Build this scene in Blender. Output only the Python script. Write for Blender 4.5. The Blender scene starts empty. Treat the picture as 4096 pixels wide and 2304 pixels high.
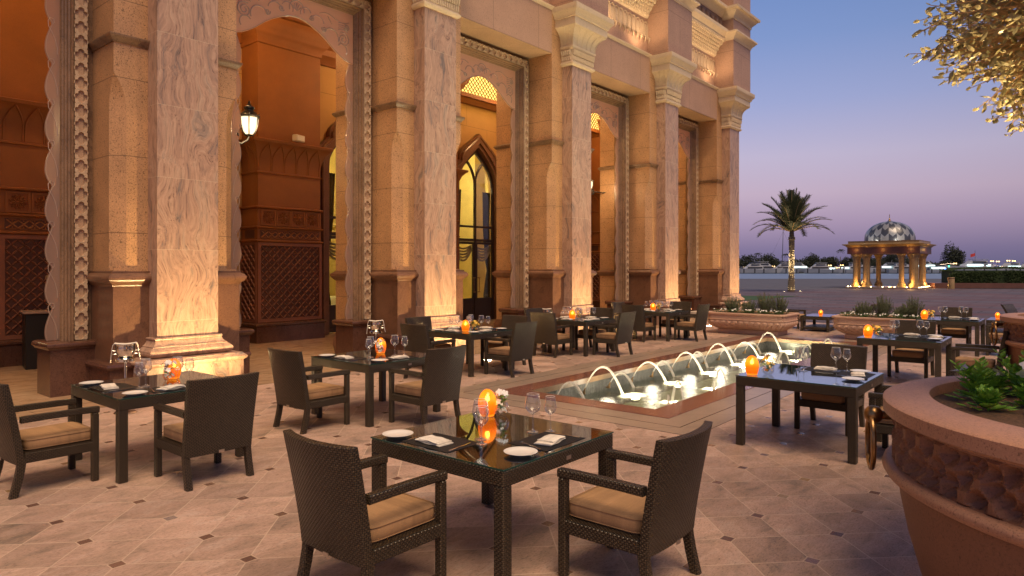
import bpy, math, random
from mathutils import Vector, Matrix, noise
random.seed(7)
R = math.radians
C = bpy.context.scene.collection
sc = bpy.context.scene
# ------------------------------------------------------------------ camera
CAM_TH = R(39.835)
EYE = 1.87
cam_d = bpy.data.cameras.new('camera'); cam = bpy.data.objects.new('camera', cam_d); C.objects.link(cam)
cam.location = (0, 0, EYE); cam.rotation_euler = (R(90), 0, CAM_TH - R(90))
cam_d.sensor_width = 36; cam_d.lens = 24.0; cam_d.shift_y = -81/4096
cam_d.clip_start = 0.05; cam_d.clip_end = 4000
sc.camera = cam
# ------------------------------------------------------------------ world: dusk sky
w = bpy.data.worlds.new("World"); sc.world = w; w.use_nodes = True
nt = w.node_tree; nt.nodes.clear()
def wn(t, **k):
    n = nt.nodes.new(t)
    for a, b in k.items(): setattr(n, a, b)
    return n
tc = wn('ShaderNodeTexCoord'); sep = wn('ShaderNodeSeparateXYZ'); nt.links.new(tc.outputs['Generated'], sep.inputs[0])
rmp = wn('ShaderNodeValToRGB'); nt.links.new(sep.outputs['Z'], rmp.inputs[0])
SKY = [(0.0,(.14,.135,.255)),(.025,(.205,.175,.325)),(.06,(.37,.28,.44)),(.10,(.52,.40,.54)),(.15,(.51,.45,.63)),
       (.22,(.34,.385,.66)),(.30,(.22,.32,.63)),(.38,(.165,.275,.60)),(.6,(.075,.14,.33)),(1.0,(.05,.09,.22))]
cr = rmp.color_ramp
while len(cr.elements) < len(SKY): cr.elements.new(0.5)
for e, (p, c) in zip(cr.elements, SKY): e.position = p; e.color = (*c, 1)
# a little darker towards the right (east) of the glow
dt = wn('ShaderNodeVectorMath', operation='DOT_PRODUCT'); nt.links.new(tc.outputs['Generated'], dt.inputs[0])
ga = CAM_TH - R(12); dt.inputs[1].default_value = (math.cos(ga), math.sin(ga), 0)
mr = wn('ShaderNodeMapRange'); nt.links.new(dt.outputs['Value'], mr.inputs[0])
mr.inputs[1].default_value = .80; mr.inputs[2].default_value = 1.0; mr.inputs[3].default_value = .70; mr.inputs[4].default_value = 1.0
mx = wn('ShaderNodeMix', data_type='RGBA', blend_type='MULTIPLY'); mx.inputs[0].default_value = 1
nt.links.new(rmp.outputs[0], mx.inputs[6]); nt.links.new(mr.outputs[0], mx.inputs[7])
bg = wn('ShaderNodeBackground'); nt.links.new(mx.outputs[2], bg.inputs[0]); bg.inputs[1].default_value = 0.56
sky = wn('ShaderNodeTexSky', sky_type='NISHITA'); sky.sun_disc = False; sky.sun_elevation = R(1.5); sky.sun_rotation = R(230)
bg2 = wn('ShaderNodeBackground'); nt.links.new(sky.outputs[0], bg2.inputs[0]); bg2.inputs[1].default_value = 0.01
ad = wn('ShaderNodeAddShader'); nt.links.new(bg.outputs[0], ad.inputs[0]); nt.links.new(bg2.outputs[0], ad.inputs[1])
wo = wn('ShaderNodeOutputWorld'); nt.links.new(ad.outputs[0], wo.inputs[0])
# ------------------------------------------------------------------ sun: the last warm afterglow, very soft
sd = bpy.data.lights.new('sun', 'SUN'); so = bpy.data.objects.new('sun', sd); C.objects.link(so)
sd.energy = 2.1; sd.angle = R(40); sd.color = (1.0, .72, .46)
sdir = Vector((math.cos(R(62)), math.sin(R(62)), -math.tan(R(62)))).normalized()    # the way the light travels
so.rotation_euler = sdir.to_track_quat('-Z', 'Y').to_euler(); so.location = (0, -5, 12)
sc.view_settings.view_transform = 'Standard'; sc.view_settings.look = 'None'
sc.view_settings.exposure = 0.85; sc.view_settings.gamma = 1
sc.cycles.max_bounces = 7; sc.cycles.diffuse_bounces = 3; sc.cycles.glossy_bounces = 3; sc.cycles.transmission_bounces = 5
sc.cycles.transparent_max_bounces = 14; sc.cycles.sample_clamp_indirect = 3; sc.cycles.sample_clamp_direct = 0
sc.cycles.caustics_reflective = False; sc.cycles.caustics_refractive = False
sc.cycles.use_denoising = True

# ================================================================== helpers
def lamp(name, kind, loc, energy, color, radius=.05, target=None, size=None, blend=.6, sx=None, sy=None):
    d = bpy.data.lights.new(name, kind); o = bpy.data.objects.new(name, d); C.objects.link(o)
    o.location = loc; d.energy = energy; d.color = color
    if kind == 'AREA':
        d.shape = 'RECTANGLE'; d.size = sx; d.size_y = sy
    else: d.shadow_soft_size = radius
    if kind == 'SPOT': d.spot_size = R(size or 90); d.spot_blend = blend
    if target is not None:
        o.rotation_euler = (Vector(target) - Vector(loc)).to_track_quat('-Z', 'Y').to_euler()
    return o

class NB:
    """small node-graph builder for one material"""
    def __init__(s, name):
        s.m = bpy.data.materials.new(name); s.m.use_nodes = True; s.t = s.m.node_tree; s.t.nodes.clear()
        s.out = s.t.nodes.new('ShaderNodeOutputMaterial')
    def n(s, typ, ins=None, **k):
        x = s.t.nodes.new(typ)
        for a, b in k.items(): setattr(x, a, b)
        for a, b in (ins or {}).items(): s.set(x.inputs[a], b)
        return x
    def set(s, sock, v):
        if isinstance(v, bpy.types.NodeSocket): s.t.links.new(v, sock)
        else:
            if hasattr(sock.default_value, '__len__') and not isinstance(v, str):
                v = tuple(v)
                if len(v) == 3 and len(sock.default_value) == 4: v = (*v, 1)
            sock.default_value = v
    def pos(s): return s.n('ShaderNodeNewGeometry').outputs['Position']
    def objc(s): return s.n('ShaderNodeTexCoord').outputs['Object']
    def uv(s): return s.n('ShaderNodeTexCoord').outputs['UV']
    def scale(s, v, sc_): return s.n('ShaderNodeVectorMath', {0: v, 1: sc_}, operation='MULTIPLY').outputs[0]
    def add(s, v, w_): return s.n('ShaderNodeVectorMath', {0: v, 1: w_}, operation='ADD').outputs[0]
    def xyz(s, v): return s.n('ShaderNodeSeparateXYZ', {0: v}).outputs
    def comb(s, x, y, z): return s.n('ShaderNodeCombineXYZ', {0: x, 1: y, 2: z}).outputs[0]
    def m_(s, op, a, b=0.0, c=0.0): return s.n('ShaderNodeMath', {0: a, 1: b, 2: c}, operation=op).outputs[0]
    def noise(s, v, scale, detail=3, rough=.5, dist=0): return s.n('ShaderNodeTexNoise', {'Vector': v, 'Scale': scale, 'Detail': detail, 'Roughness': rough, 'Distortion': dist}).outputs
    def ramp(s, f, stops, interp='LINEAR'):
        x = s.n('ShaderNodeValToRGB', {0: f}); cr = x.color_ramp; cr.interpolation = interp
        while len(cr.elements) < len(stops): cr.elements.new(.5)
        for e, (p, c) in zip(cr.elements, stops): e.position = p; e.color = (*c, 1) if len(c) == 3 else c
        return x.outputs[0]
    def mix(s, f, a, b, mode='MIX'):
        x = s.n('ShaderNodeMix', data_type='RGBA', blend_type=mode); s.set(x.inputs[0], f); s.set(x.inputs[6], a); s.set(x.inputs[7], b)
        return x.outputs[2]
    def maprange(s, v, a, b, c, d): return s.n('ShaderNodeMapRange', {0: v, 1: a, 2: b, 3: c, 4: d}).outputs[0]
    def bump(s, h, st=.5, dist=.01): return s.n('ShaderNodeBump', {'Height': h, 'Strength': st, 'Distance': dist}).outputs[0]
    def pbr(s, col, rough=.5, metal=0, normal=None, spec=.5, **k):
        x = s.n('ShaderNodeBsdfPrincipled', {'Base Color': col, 'Roughness': rough, 'Metallic': metal, 'Specular IOR Level': spec})
        for a, b in k.items(): s.set(x.inputs[a.replace('_', ' ')], b)
        if normal is not None: s.set(x.inputs['Normal'], normal)
        return x.outputs[0]
    def done(s, sh): s.t.links.new(sh, s.out.inputs[0]); return s.m
    def mixsh(s, f, a, b):
        x = s.n('ShaderNodeMixShader'); s.set(x.inputs[0], f); s.t.links.new(a, x.inputs[1]); s.t.links.new(b, x.inputs[2]); return x.outputs[0]
    def groove(s, coord, off, pitch, width):
        """1 inside a thin joint that repeats every pitch"""
        f = s.m_('FRACT', s.m_('DIVIDE', s.m_('SUBTRACT', coord, off), pitch))
        d = s.m_('ABSOLUTE', s.m_('SUBTRACT', f, .5))
        return s.m_('GREATER_THAN', d, .5 - width/pitch/2)

def granite(name, base, dark=.45, light=1.35, scale=95, rough=.45, joint=None, vjoint=None, cloud=.22, streak=0):
    b = NB(name); P = b.pos()
    n1 = b.noise(P, scale, 2, .6)[0]; n2 = b.noise(P, scale*.45, 2, .7)[0]; n3 = b.noise(P, 1.3, 4, .6)[0]
    c = b.ramp(n1, [(.30, tuple(v*dark for v in base)), (.44, base), (.62, base), (.74, tuple(min(1, v*light) for v in base))])
    spots = b.ramp(n2, [(.30, (dark,)*3), (.40, (1, 1, 1))])
    c = b.mix(.8, c, spots, 'MULTIPLY')
    cl = b.maprange(n3, .3, .7, 1 - cloud, 1 + cloud*.4)
    c = b.mix(1, c, cl, 'MULTIPLY')
    if streak:
        V = b.scale(P, (1.2, 1.2, .9)); w_ = b.noise(b.add(V, b.noise(V, 1.1, 4)[1]), 3.5, 6, .65, 1.5)[0]
        c = b.mix(b.maprange(w_, .5, .68, 0, streak), c, tuple(v*.38 for v in base))
    h = b.maprange(n1, .3, .7, 0, .25)
    if joint or vjoint:
        X = b.xyz(P); g = None
        if joint: g = b.groove(X[2], joint[0], joint[1], .013)
        if vjoint:
            rowi = b.m_('FLOOR', b.m_('DIVIDE', b.m_('SUBTRACT', X[2], joint[0]), joint[1])) if joint else 0.0
            xx = b.m_('ADD', b.m_('ADD', X[0], X[1]), b.m_('MULTIPLY', rowi, vjoint[1]*.5))
            g2 = b.groove(xx, vjoint[0], vjoint[1], .012); g = b.m_('MAXIMUM', g, g2) if g is not None else g2
        c = b.mix(b.m_('MULTIPLY', g, .72), c, tuple(v*.25 for v in base)); h = b.m_('SUBTRACT', h, b.m_('MULTIPLY', g, 1.5))
    return b.done(b.pbr(c, rough, normal=b.bump(h, .35, .004)))

M = {}
M['pier'] = granite('pink_granite', (.52, .295, .145), .30, 1.45, 58, .42, (1.25, 1.13))
M['wall'] = granite('wall_granite', (.46, .285, .195), .42, 1.35, 75, .55, (7.53, 1.28), (0, 1.76), .12)
M['plinth'] = granite('polished_dark_granite', (.12, .055, .036), .45, 1.5, 80, .16, streak=.5)
M['dado'] = granite('red_brown_granite', (.20, .10, .058), .5, 1.4, 80, .28, streak=.55)
M['soffit'] = granite('soffit_granite', (.50, .33, .21), .6, 1.2, 80, .5, None, (0, 1.9), .15)
M['mould'] = granite('moulding_granite', (.27, .165, .095), .45, 1.4, 60, .32, streak=.7, cloud=.3)
M['carved'] = granite('carved_pale_stone', (.56, .41, .27), .7, 1.2, 60, .6)
M['cream'] = granite('cream_limestone', (.68, .54, .37), .85, 1.08, 30, .6, cloud=.12)
M['frieze'] = granite('frieze_stone', (.30, .20, .15), .6, 1.2, 60, .6)
M['brown'] = granite('terracotta_stone', (.27, .095, .022), .78, 1.15, 120, .6, cloud=.18)
M['lattice_back'] = granite('lattice_backing', (.11, .042, .024), .7, 1.2, 120, .55)
M['lattice'] = granite('lattice_stone', (.26, .10, .055), .75, 1.25, 120, .5)
M['gwall'] = granite('gallery_plaster', (.46, .27, .10), .9, 1.05, 40, .8, (1.2, 1.4), (0, 2.1), .1)
M['planter'] = granite('planter_granite', (.38, .20, .125), .5, 1.35, 110, .55, cloud=.12)
M['planter_dark'] = granite('planter_carved_granite', (.22, .10, .055), .6, 1.3, 110, .6, cloud=.15)
M['urn'] = granite('planter_sandstone', (.58, .36, .25), .85, 1.1, 60, .7, cloud=.12)
M['poolstone'] = granite('pool_red_granite', (.25, .105, .075), .45, 1.7, 110, .10, None, (0, 1.2), .25)
M['band'] = granite('tan_granite_band', (.33, .245, .19), .75, 1.2, 60, .3, None, (0.2, .9), .2)
M['step'] = granite('pale_step_stone', (.55, .47, .40), .85, 1.1, 60, .5)

def veined():
    b = NB('swirled_marble'); P = b.pos(); X = b.xyz(P)
    blk = b.m_('FLOOR', b.m_('DIVIDE', X[2], 1.07))                       # every block of the shaft has its own figure
    rn = b.n('ShaderNodeTexWhiteNoise', {'Vector': b.comb(blk, b.m_('FLOOR', b.m_('DIVIDE', X[0], 2.65)), 1.0)}).outputs[1]
    P2 = b.add(P, b.scale(rn, (9, 9, 9)))
    w1 = b.add(b.noise(b.scale(P2, (1.1, 1.1, .75)), 1.0, 2, .5)[1], (-.5, -.5, -.5))
    w2 = b.add(b.noise(b.scale(P2, (3.2, 3.2, 1.8)), 1.0, 2, .5)[1], (-.5, -.5, -.5))
    Q = b.add(b.add(P2, b.scale(w1, (1.0, 1.0, .5))), b.scale(w2, (.16, .16, .2)))
    n1 = b.noise(b.scale(Q, (6.5, 6.5, .33)), 1.0, 8, .72)[0]
    n2 = b.noise(b.scale(Q, (34, 34, 1.5)), 1.0, 4, .7)[0]
    c = b.ramp(n1, [(.27, (.11, .095, .09)), (.36, (.23, .185, .165)), (.42, (.37, .245, .185)), (.50, (.48, .31, .225)), (.58, (.51, .355, .26)), (.64, (.37, .275, .22)), (.72, (.22, .19, .18))])
    c = b.mix(1, c, b.ramp(n2, [(.32, (.40, .35, .33)), (.42, (.85, .81, .78)), (.6, (1.05, 1.03, 1.0)), (.75, (1.12, 1.05, .98))]), 'MULTIPLY')
    sp = b.noise(P, 85, 2, .6)[0]; c = b.mix(.5, c, b.ramp(sp, [(.30, (.5,)*3), (.42, (1,)*3)]), 'MULTIPLY')
    g = b.groove(X[2], .0, 1.07, .008); c = b.mix(b.m_('MULTIPLY', g, .5), c, (.62, .5, .35))
    return b.done(b.pbr(c, .38, normal=b.bump(b.m_('SUBTRACT', b.m_('MULTIPLY', sp, .2), g), .3, .004)))
M['marble'] = veined()

def paving():
    b = NB('diamond_paving'); P = b.pos(); X = b.xyz(P)
    wob = b.noise(P, 3.0, 2)[0]
    u = b.m_('DIVIDE', b.m_('SUBTRACT', X[0], 1.71), .5725); v = b.m_('DIVIDE', b.m_('SUBTRACT', X[1], 1.32), .558)
    a = b.m_('ADD', u, v); d = b.m_('SUBTRACT', u, v)
    def near(t, wd):   # distance to nearest integer < wd
        f = b.m_('ABSOLUTE', b.m_('SUBTRACT', b.m_('FRACT', b.m_('ADD', t, .5)), .5)); return b.m_('LESS_THAN', f, wd), f
    ga, fa = near(a, .011); gd, fd = near(d, .011)
    g = b.m_('MAXIMUM', ga, gd)
    _, fu = near(u, 0); _, fv = near(v, 0)
    sq = b.m_('MAXIMUM', fu, fv); ins = b.m_('LESS_THAN', sq, .068); rim = b.m_('LESS_THAN', sq, .084)
    ca = b.m_('FLOOR', a); cd = b.m_('FLOOR', d)
    rnd = b.n('ShaderNodeTexWhiteNoise', {'Vector': b.comb(ca, cd, 3.0)}).outputs
    rin = b.n('ShaderNodeTexWhiteNoise', {'Vector': b.comb(b.m_('ROUND', u), b.m_('ROUND', v), 5.0)}).outputs
    # quartzite slabs: streaky clouds whose direction changes slab by slab
    off = b.n('ShaderNodeVectorMath', {0: rnd[1], 1: (37, 37, 37)}, operation='MULTIPLY').outputs[0]
    PP = b.add(b.scale(P, (1.6, 3.6, 1)), off)
    cl = b.noise(b.add(PP, b.noise(PP, 1.2, 3)[1]), 1.5, 6, .62, .6)[0]
    fine = b.noise(b.add(b.scale(P, (1, 2.4, 1)), off), 38, 5, .75)[0]
    c = b.ramp(cl, [(.28, (.25, .185, .15)), (.42, (.41, .28, .215)), (.55, (.49, .325, .255)), (.68, (.52, .375, .305)), (.8, (.36, .29, .25))])
    c = b.mix(1, c, b.maprange(rnd[0], 0, 1, .76, 1.14), 'MULTIPLY')
    c = b.mix(.9, c, b.ramp(fine, [(.32, (.30, .28, .28)), (.44, (.88,)*3), (.58, (1.04,)*3), (.72, (1.35, 1.3, 1.25))]), 'MULTIPLY')
    big = b.noise(P, .45, 4, .6)[0]; c = b.mix(1, c, b.maprange(big, .3, .7, .78, 1.12), 'MULTIPLY')
    c = b.mix(b.m_('MULTIPLY', g, .65), c, (.60, .45, .34))
    c = b.mix(b.m_('MULTIPLY', rim, .8), c, (.52, .38, .28))
    icol = b.ramp(rin[0], [(0, (.13, .07, .055)), (.55, (.18, .10, .075)), (.78, (.25, .14, .10)), (.90, (.38, .24, .11)), (1, (.25, .2, .2))])
    isp = b.noise(P, 160, 3, .8)[0]; icol = b.mix(1, icol, b.ramp(isp, [(.3, (.4,)*3), (.6, (1.3,)*3)]), 'MULTIPLY')
    c = b.mix(ins, c, icol)
    rg = b.maprange(b.noise(P, 6, 4, .7)[0], .3, .7, .40, .68)
    rg = b.mix(ins, rg, b.maprange(rin[0], 0, 1, .35, .06))
    h = b.m_('SUBTRACT', b.m_('ADD', b.m_('MULTIPLY', fine, .5), b.m_('MULTIPLY', rnd[0], .15)), b.m_('MULTIPLY', g, .5))
    return b.done(b.pbr(c, rg, normal=b.bump(h, .5, .007), spec=.32))
M['paving'] = paving()

def plaza():
    b = NB('plaza_paving'); P = b.pos()
    ca, sa = math.cos(CAM_TH), math.sin(CAM_TH); X = b.xyz(P)
    dd = b.m_('ADD', b.m_('MULTIPLY', X[0], math.cos(R(52))), b.m_('MULTIPLY', X[1], math.sin(R(52))))
    rr = b.m_('SUBTRACT', b.m_('MULTIPLY', X[0], math.sin(R(52))), b.m_('MULTIPLY', X[1], math.cos(R(52))))
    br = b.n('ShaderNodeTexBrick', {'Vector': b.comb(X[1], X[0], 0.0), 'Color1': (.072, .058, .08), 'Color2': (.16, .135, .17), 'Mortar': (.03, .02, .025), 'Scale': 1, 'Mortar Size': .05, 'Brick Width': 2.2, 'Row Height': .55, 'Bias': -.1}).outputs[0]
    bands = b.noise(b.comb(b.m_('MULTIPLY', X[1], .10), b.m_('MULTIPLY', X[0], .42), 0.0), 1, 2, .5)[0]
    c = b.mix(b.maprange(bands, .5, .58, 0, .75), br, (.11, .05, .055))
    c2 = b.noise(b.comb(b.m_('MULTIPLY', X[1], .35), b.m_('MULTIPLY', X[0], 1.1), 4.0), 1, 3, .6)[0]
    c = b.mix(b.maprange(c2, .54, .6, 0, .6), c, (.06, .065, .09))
    return b.done(b.pbr(c, .72, normal=b.bump(b.noise(P, 20, 3)[0], .2, .01), spec=.3))
M['plaza'] = plaza()
def simple(name, col, rough=.6, metal=0, nz=0, sc_=8, **k):
    b = NB(name); c = col
    if nz:
        n_ = b.noise(b.objc(), sc_, 4, .6)[0]; c = b.mix(1, col, b.maprange(n_, .3, .7, 1-nz, 1+nz), 'MULTIPLY')
    return b.done(b.pbr(c, rough, metal, **k))
def emit(name, col, st):
    b = NB(name); return b.done(b.n('ShaderNodeEmission', {0: col, 1: st}).outputs[0])
def gallery_floor():
    b = NB('gallery_floor_stone'); P = b.pos(); X = b.xyz(P)
    n_ = b.noise(b.scale(P, (1, 3, 1)), 2.2, 6, .65, 1)[0]
    c = b.ramp(n_, [(.3, (.27, .16, .09)), (.5, (.43, .28, .17)), (.7, (.50, .34, .22))])
    g = b.m_('MAXIMUM', b.groove(X[0], .4, 1.2, .008), b.groove(X[1], .2, 1.2, .008)); c = b.mix(b.m_('MULTIPLY', g, .6), c, (.12, .07, .04))
    return b.done(b.pbr(c, .25, normal=b.bump(n_, .1, .004)))
M['gfloor'] = gallery_floor()
def weave(name, c1, c2, dark, bw=.026, rh=.0115, rough=.33, st=.9):
    b = NB(name); U = b.uv()
    br = b.n('ShaderNodeTexBrick', {'Vector': U, 'Color1': c1, 'Color2': c2, 'Mortar': dark, 'Scale': 1, 'Mortar Size': .0024, 'Mortar Smooth': .6, 'Brick Width': bw, 'Row Height': rh, 'Bias': 0}, offset=.5)
    X = b.xyz(U)
    # each strand bows up between the uprights it passes under
    row = b.m_('FLOOR', b.m_('DIVIDE', X[1], rh)); sh = b.m_('MULTIPLY', b.m_('MODULO', row, 2.0), .5)
    ph = b.m_('MULTIPLY', b.m_('ADD', b.m_('DIVIDE', X[0], bw), sh), 6.2832)
    hump = b.m_('MULTIPLY', b.m_('SINE', b.m_('SUBTRACT', ph, 1.5708)), .5)
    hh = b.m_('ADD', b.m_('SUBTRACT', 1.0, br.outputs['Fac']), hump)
    ao = b.maprange(hump, -.5, .35, .16, 1.15)  # low ends of each strand darkened in the colour, as painted occlusion
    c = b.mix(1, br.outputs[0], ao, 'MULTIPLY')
    return b.done(b.pbr(c, rough, normal=b.bump(hh, st, .006), spec=.42))
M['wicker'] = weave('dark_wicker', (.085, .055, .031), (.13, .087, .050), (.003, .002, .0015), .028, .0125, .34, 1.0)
M['placemat'] = weave('woven_placemat', (.045, .036, .032), (.075, .062, .055), (.012, .010, .009), .006, .004, .6, .4)
def fabric(name, col):
    b = NB(name); O = b.objc()
    f = b.noise(b.scale(O, (1, 6, 1)), 60, 3, .8)[0]; n_ = b.noise(O, 5, 3)[0]
    st_ = b.noise(b.scale(O, (1, 26, 1)), 1.0, 2)[0]
    c = b.mix(1, col, b.maprange(n_, .3, .7, .86, 1.08), 'MULTIPLY'); c = b.mix(1, c, b.maprange(f, .3, .7, .88, 1.1), 'MULTIPLY'); c = b.mix(1, c, b.maprange(st_, .35, .65, .88, 1.06), 'MULTIPLY')
    return b.done(b.pbr(c, .85, normal=b.bump(f, .35, .002), spec=.2))
M['cushion'] = fabric('tan_canvas', (.40, .235, .12))
M['napkin'] = fabric('napkin_linen', (.82, .75, .64))
M['china'] = simple('white_china', (.80, .77, .72), .12)
M['steel'] = simple('polished_steel', (.72, .70, .66), .14, 1)
M['tag'] = simple('brushed_tag', (.62, .56, .48), .35, 1)
M['bronze'] = simple('aged_bronze', (.33, .20, .09), .32, 1, .25, 20)
M['black'] = simple('black_metal', (.02, .018, .016), .4, .3)
M['darkframe'] = simple('dark_window_frame', (.035, .022, .018), .4)
M['soil'] = simple('planting_soil', (.10, .055, .03), .95, nz=.6, sc_=60)
M['bark'] = simple('pale_bark', (.52, .34, .16), .8, nz=.35, sc_=30)
M['rosemary'] = simple('rosemary_leaves', (.09, .115, .05), .7, nz=.4, sc_=12)
M['twigs'] = simple('woody_stems', (.16, .12, .075), .8)
M['petal'] = simple('white_petals', (.82, .79, .74), .6)
M['yellowp'] = simple('yellow_petals', (.80, .52, .07), .6, nz=.3, sc_=40)
M['speaker'] = simple('pale_plastic', (.55, .48, .38), .5)
M['curtain'] = simple('green_curtain', (.045, .042, .018), .9, nz=.3, sc_=6)
M['swag'] = simple('silver_swag', (.34, .30, .20), .6, nz=.3, sc_=6)
M['room'] = simple('ochre_room_wall', (.72, .58, .22), .8, nz=.12, sc_=2)
M['cloth'] = simple('table_linen', (.75, .72, .50), .8)
def leafm(name, col, col2, rough=.5):
    b = NB(name); o = b.n('ShaderNodeObjectInfo').outputs; n_ = b.noise(b.objc(), 9, 3)[0]
    c = b.mix(b.maprange(n_, .35, .65, 0, 1), col, col2)
    d = b.pbr(c, rough, spec=.35); t = b.n('ShaderNodeBsdfTranslucent', {0: c}).outputs[0]
    return b.done(b.mixsh(.22, d, t))
M['olive'] = leafm('olive_leaves', (.20, .19, .10), (.38, .35, .21), .38)
M['petunia'] = leafm('bright_green_leaves', (.15, .34, .04), (.28, .52, .08), .5)
M['hedge'] = leafm('hedge_leaves', (.02, .045, .014), (.045, .075, .022), .6)
M['palmleaf'] = leafm('palm_fronds', (.045, .065, .03), (.09, .10, .05), .5)
M['farleaf'] = leafm('far_tree_leaves', (.03, .04, .03), (.055, .065, .045), .8)
M['grass'] = simple('lawn', (.022, .06, .014), .9, nz=.4, sc_=20)
def thin_glass(name, tint=(1, 1, 1), base=.03, edge=.85, rough=0.0, power=3.0):
    b = NB(name); lw = b.n('ShaderNodeLayerWeight', {'Blend': .5}).outputs['Facing']
    f = b.m_('ADD', b.m_('MULTIPLY', b.m_('POWER', lw, power), edge), base)
    t = b.n('ShaderNodeBsdfTransparent', {0: tint}).outputs[0]; g = b.n('ShaderNodeBsdfGlossy', {0: (1, 1, 1), 1: rough}).outputs[0]
    return b.done(b.mixsh(f, t, g))
def wg():
    b = NB('wine_glass'); lw = b.n('ShaderNodeLayerWeight', {'Blend': .5}).outputs['Facing']
    f = b.m_('ADD', b.m_('MULTIPLY', b.m_('POWER', lw, 1.7), .9), .08)
    t = b.n('ShaderNodeBsdfTransparent', {0: (.93, .93, .93)}).outputs[0]; g = b.n('ShaderNodeBsdfGlossy', {0: (1, 1, 1), 1: .02}).outputs[0]; d = b.n('ShaderNodeBsdfTranslucent', {0: (.95, .95, .95)}).outputs[0]; d2 = b.n('ShaderNodeBsdfDiffuse', {0: (.9, .9, .9)}).outputs[0]
    return b.done(b.mixsh(f, t, b.mixsh(.22, g, b.mixsh(.5, d, d2))))  # white diffuse and translucent mixed in, painting bright outlines at the edges
M['wineglass'] = wg()
M['pane'] = thin_glass('window_pane', (.93, .94, .90), .05, .7, 0, 4)
M['vase'] = thin_glass('vase_glass', (.92, .92, .88), .07, .7, .02, 2.2)
def tableglass():
    b = NB('table_glass'); lw = b.n('ShaderNodeLayerWeight', {'Blend': .5}).outputs['Facing']
    f = b.m_('ADD', b.m_('MULTIPLY', b.m_('POWER', lw, 2.6), .85), .05)
    t = b.n('ShaderNodeBsdfTransparent', {0: (.74, .80, .77)}).outputs[0]; g = b.n('ShaderNodeBsdfGlossy', {0: (.74, .86, 1.0), 1: .012}).outputs[0]
    return b.done(b.mixsh(f, t, g))
M['tglass'] = tableglass()
M['tedge'] = simple('glass_edge', (.02, .07, .055), .05)
def frost(nm='frosted_glass', dc=(.66, .43, .30), fac=.08):
    b = NB(nm); n_ = b.noise(b.pos(), 30, 3)[0]
    d = b.pbr(dc, .34, normal=b.bump(n_, .12, .01), spec=.6); t = b.n('ShaderNodeBsdfTranslucent', {0: (.8, .48, .28)}).outputs[0]
    x = b.mixsh(.3, d, t); tr = b.n('ShaderNodeBsdfTransparent', {0: (.9, .8, .75)}).outputs[0]
    return b.done(b.mixsh(fac, x, tr))
M['frost'] = frost(); M['froststrip'] = frost('frosted_edge_glass', (.42, .32, .27), .45)
M['etch'] = simple('etched_glass_bead', (.42, .31, .24), .08, spec=1.0)
def eggm():
    b = NB('amber_egg_glass')
    d = b.pbr((.80, .20, .008), .10, spec=.6); z = b.xyz(b.objc())[2]
    ec = b.ramp(b.maprange(z, .0, .206, 0, 1), [(0, (1, .13, .0)), (.4, (1, .12, .0)), (.52, (1, .22, .003)), (.72, (1, .33, .02)), (1, (1, .20, .002))])
    e = b.n('ShaderNodeEmission', {0: ec, 1: b.maprange(z, 0, .15, .50, .80)}).outputs[0]
    s = b.n('ShaderNodeAddShader'); b.t.links.new(d, s.inputs[0]); b.t.links.new(e, s.inputs[1])
    t = b.n('ShaderNodeBsdfTransparent', {0: (1, .55, .12)}).outputs[0]
    return b.done(b.mixsh(b.maprange(z, .07, .10, .02, .30), s.outputs[0], t))
M['egg'] = eggm()
M['wax'] = (lambda b: b.done(b.n('ShaderNodeEmission', {0: (1, .22, .01), 1: .9}).outputs[0]))(NB('glowing_wax'))
M['flame'] = emit('candle_flame', (1, .72, .28), 16)
M['lampglass'] = emit('lit_lamp_glass', (1, .74, .42), 1.35)
M['spotlens'] = emit('ground_light_lens', (1, .80, .42), 14)
M['uplens'] = emit('bright_uplight_lens', (1, .74, .34), 150)
M['docklight'] = emit('dock_light', (1, .62, .24), 2.6)
M['bluelight'] = emit('blue_light', (.05, .2, 1), 8)
M['greenlight'] = emit('green_light', (.05, 1, .4), 6)
M['fairy'] = emit('string_light_bulbs', (1, .66, .28), 2.2)
M['cabinlight'] = emit('lit_cabin_window', (.75, 1, .95), 1.6)
M['latticeglow'] = emit('lit_ceiling_panel', (1, .60, .13), 1.5)
M['underlight'] = emit('pool_lamp_lens', (1, .86, .60), 55)
def waterm(name, base, scale, st, tr=.0, rough=.05, sx=1):
    b = NB(name); P = b.pos(); n_ = b.noise(b.scale(P, (sx, 1, 1)), scale, 4, .6, .5)[0]; nm = b.bump(n_, st, .05)
    if not tr: return b.done(b.pbr(base, rough, normal=nm, spec=.5))
    fr = b.n('ShaderNodeFresnel', {0: 1.33, 'Normal': nm}).outputs[0]
    t = b.n('ShaderNodeBsdfTransparent', {0: base}).outputs[0]; g = b.n('ShaderNodeBsdfGlossy', {0: (1, 1, 1), 1: rough, 'Normal': nm}).outputs[0]
    return b.done(b.mixsh(b.m_('ADD', b.m_('MULTIPLY', fr, .85), .02), t, g))
M['sea'] = waterm('sea_water', (.10, .15, .25), .9, .6, 0, .42)
M['poolwater'] = waterm('pool_water', (.72, .80, .70), 7, .5, 1, .16)
def jetm():
    b = NB('water_jet'); n_ = b.noise(b.scale(b.objc(), (1, 1, 1)), 60, 3, .7)[0]
    d = b.pbr((.95, .92, .86), .2, spec=.8); t = b.n('ShaderNodeBsdfTranslucent', {0: (1, .96, .88)}).outputs[0]
    tr = b.n('ShaderNodeBsdfTransparent', {0: (1, 1, 1)}).outputs[0]
    return b.done(b.mixsh(b.maprange(n_, .3, .7, .05, .60), b.mixsh(.6, d, t), tr))
M['jet'] = jetm()
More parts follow.
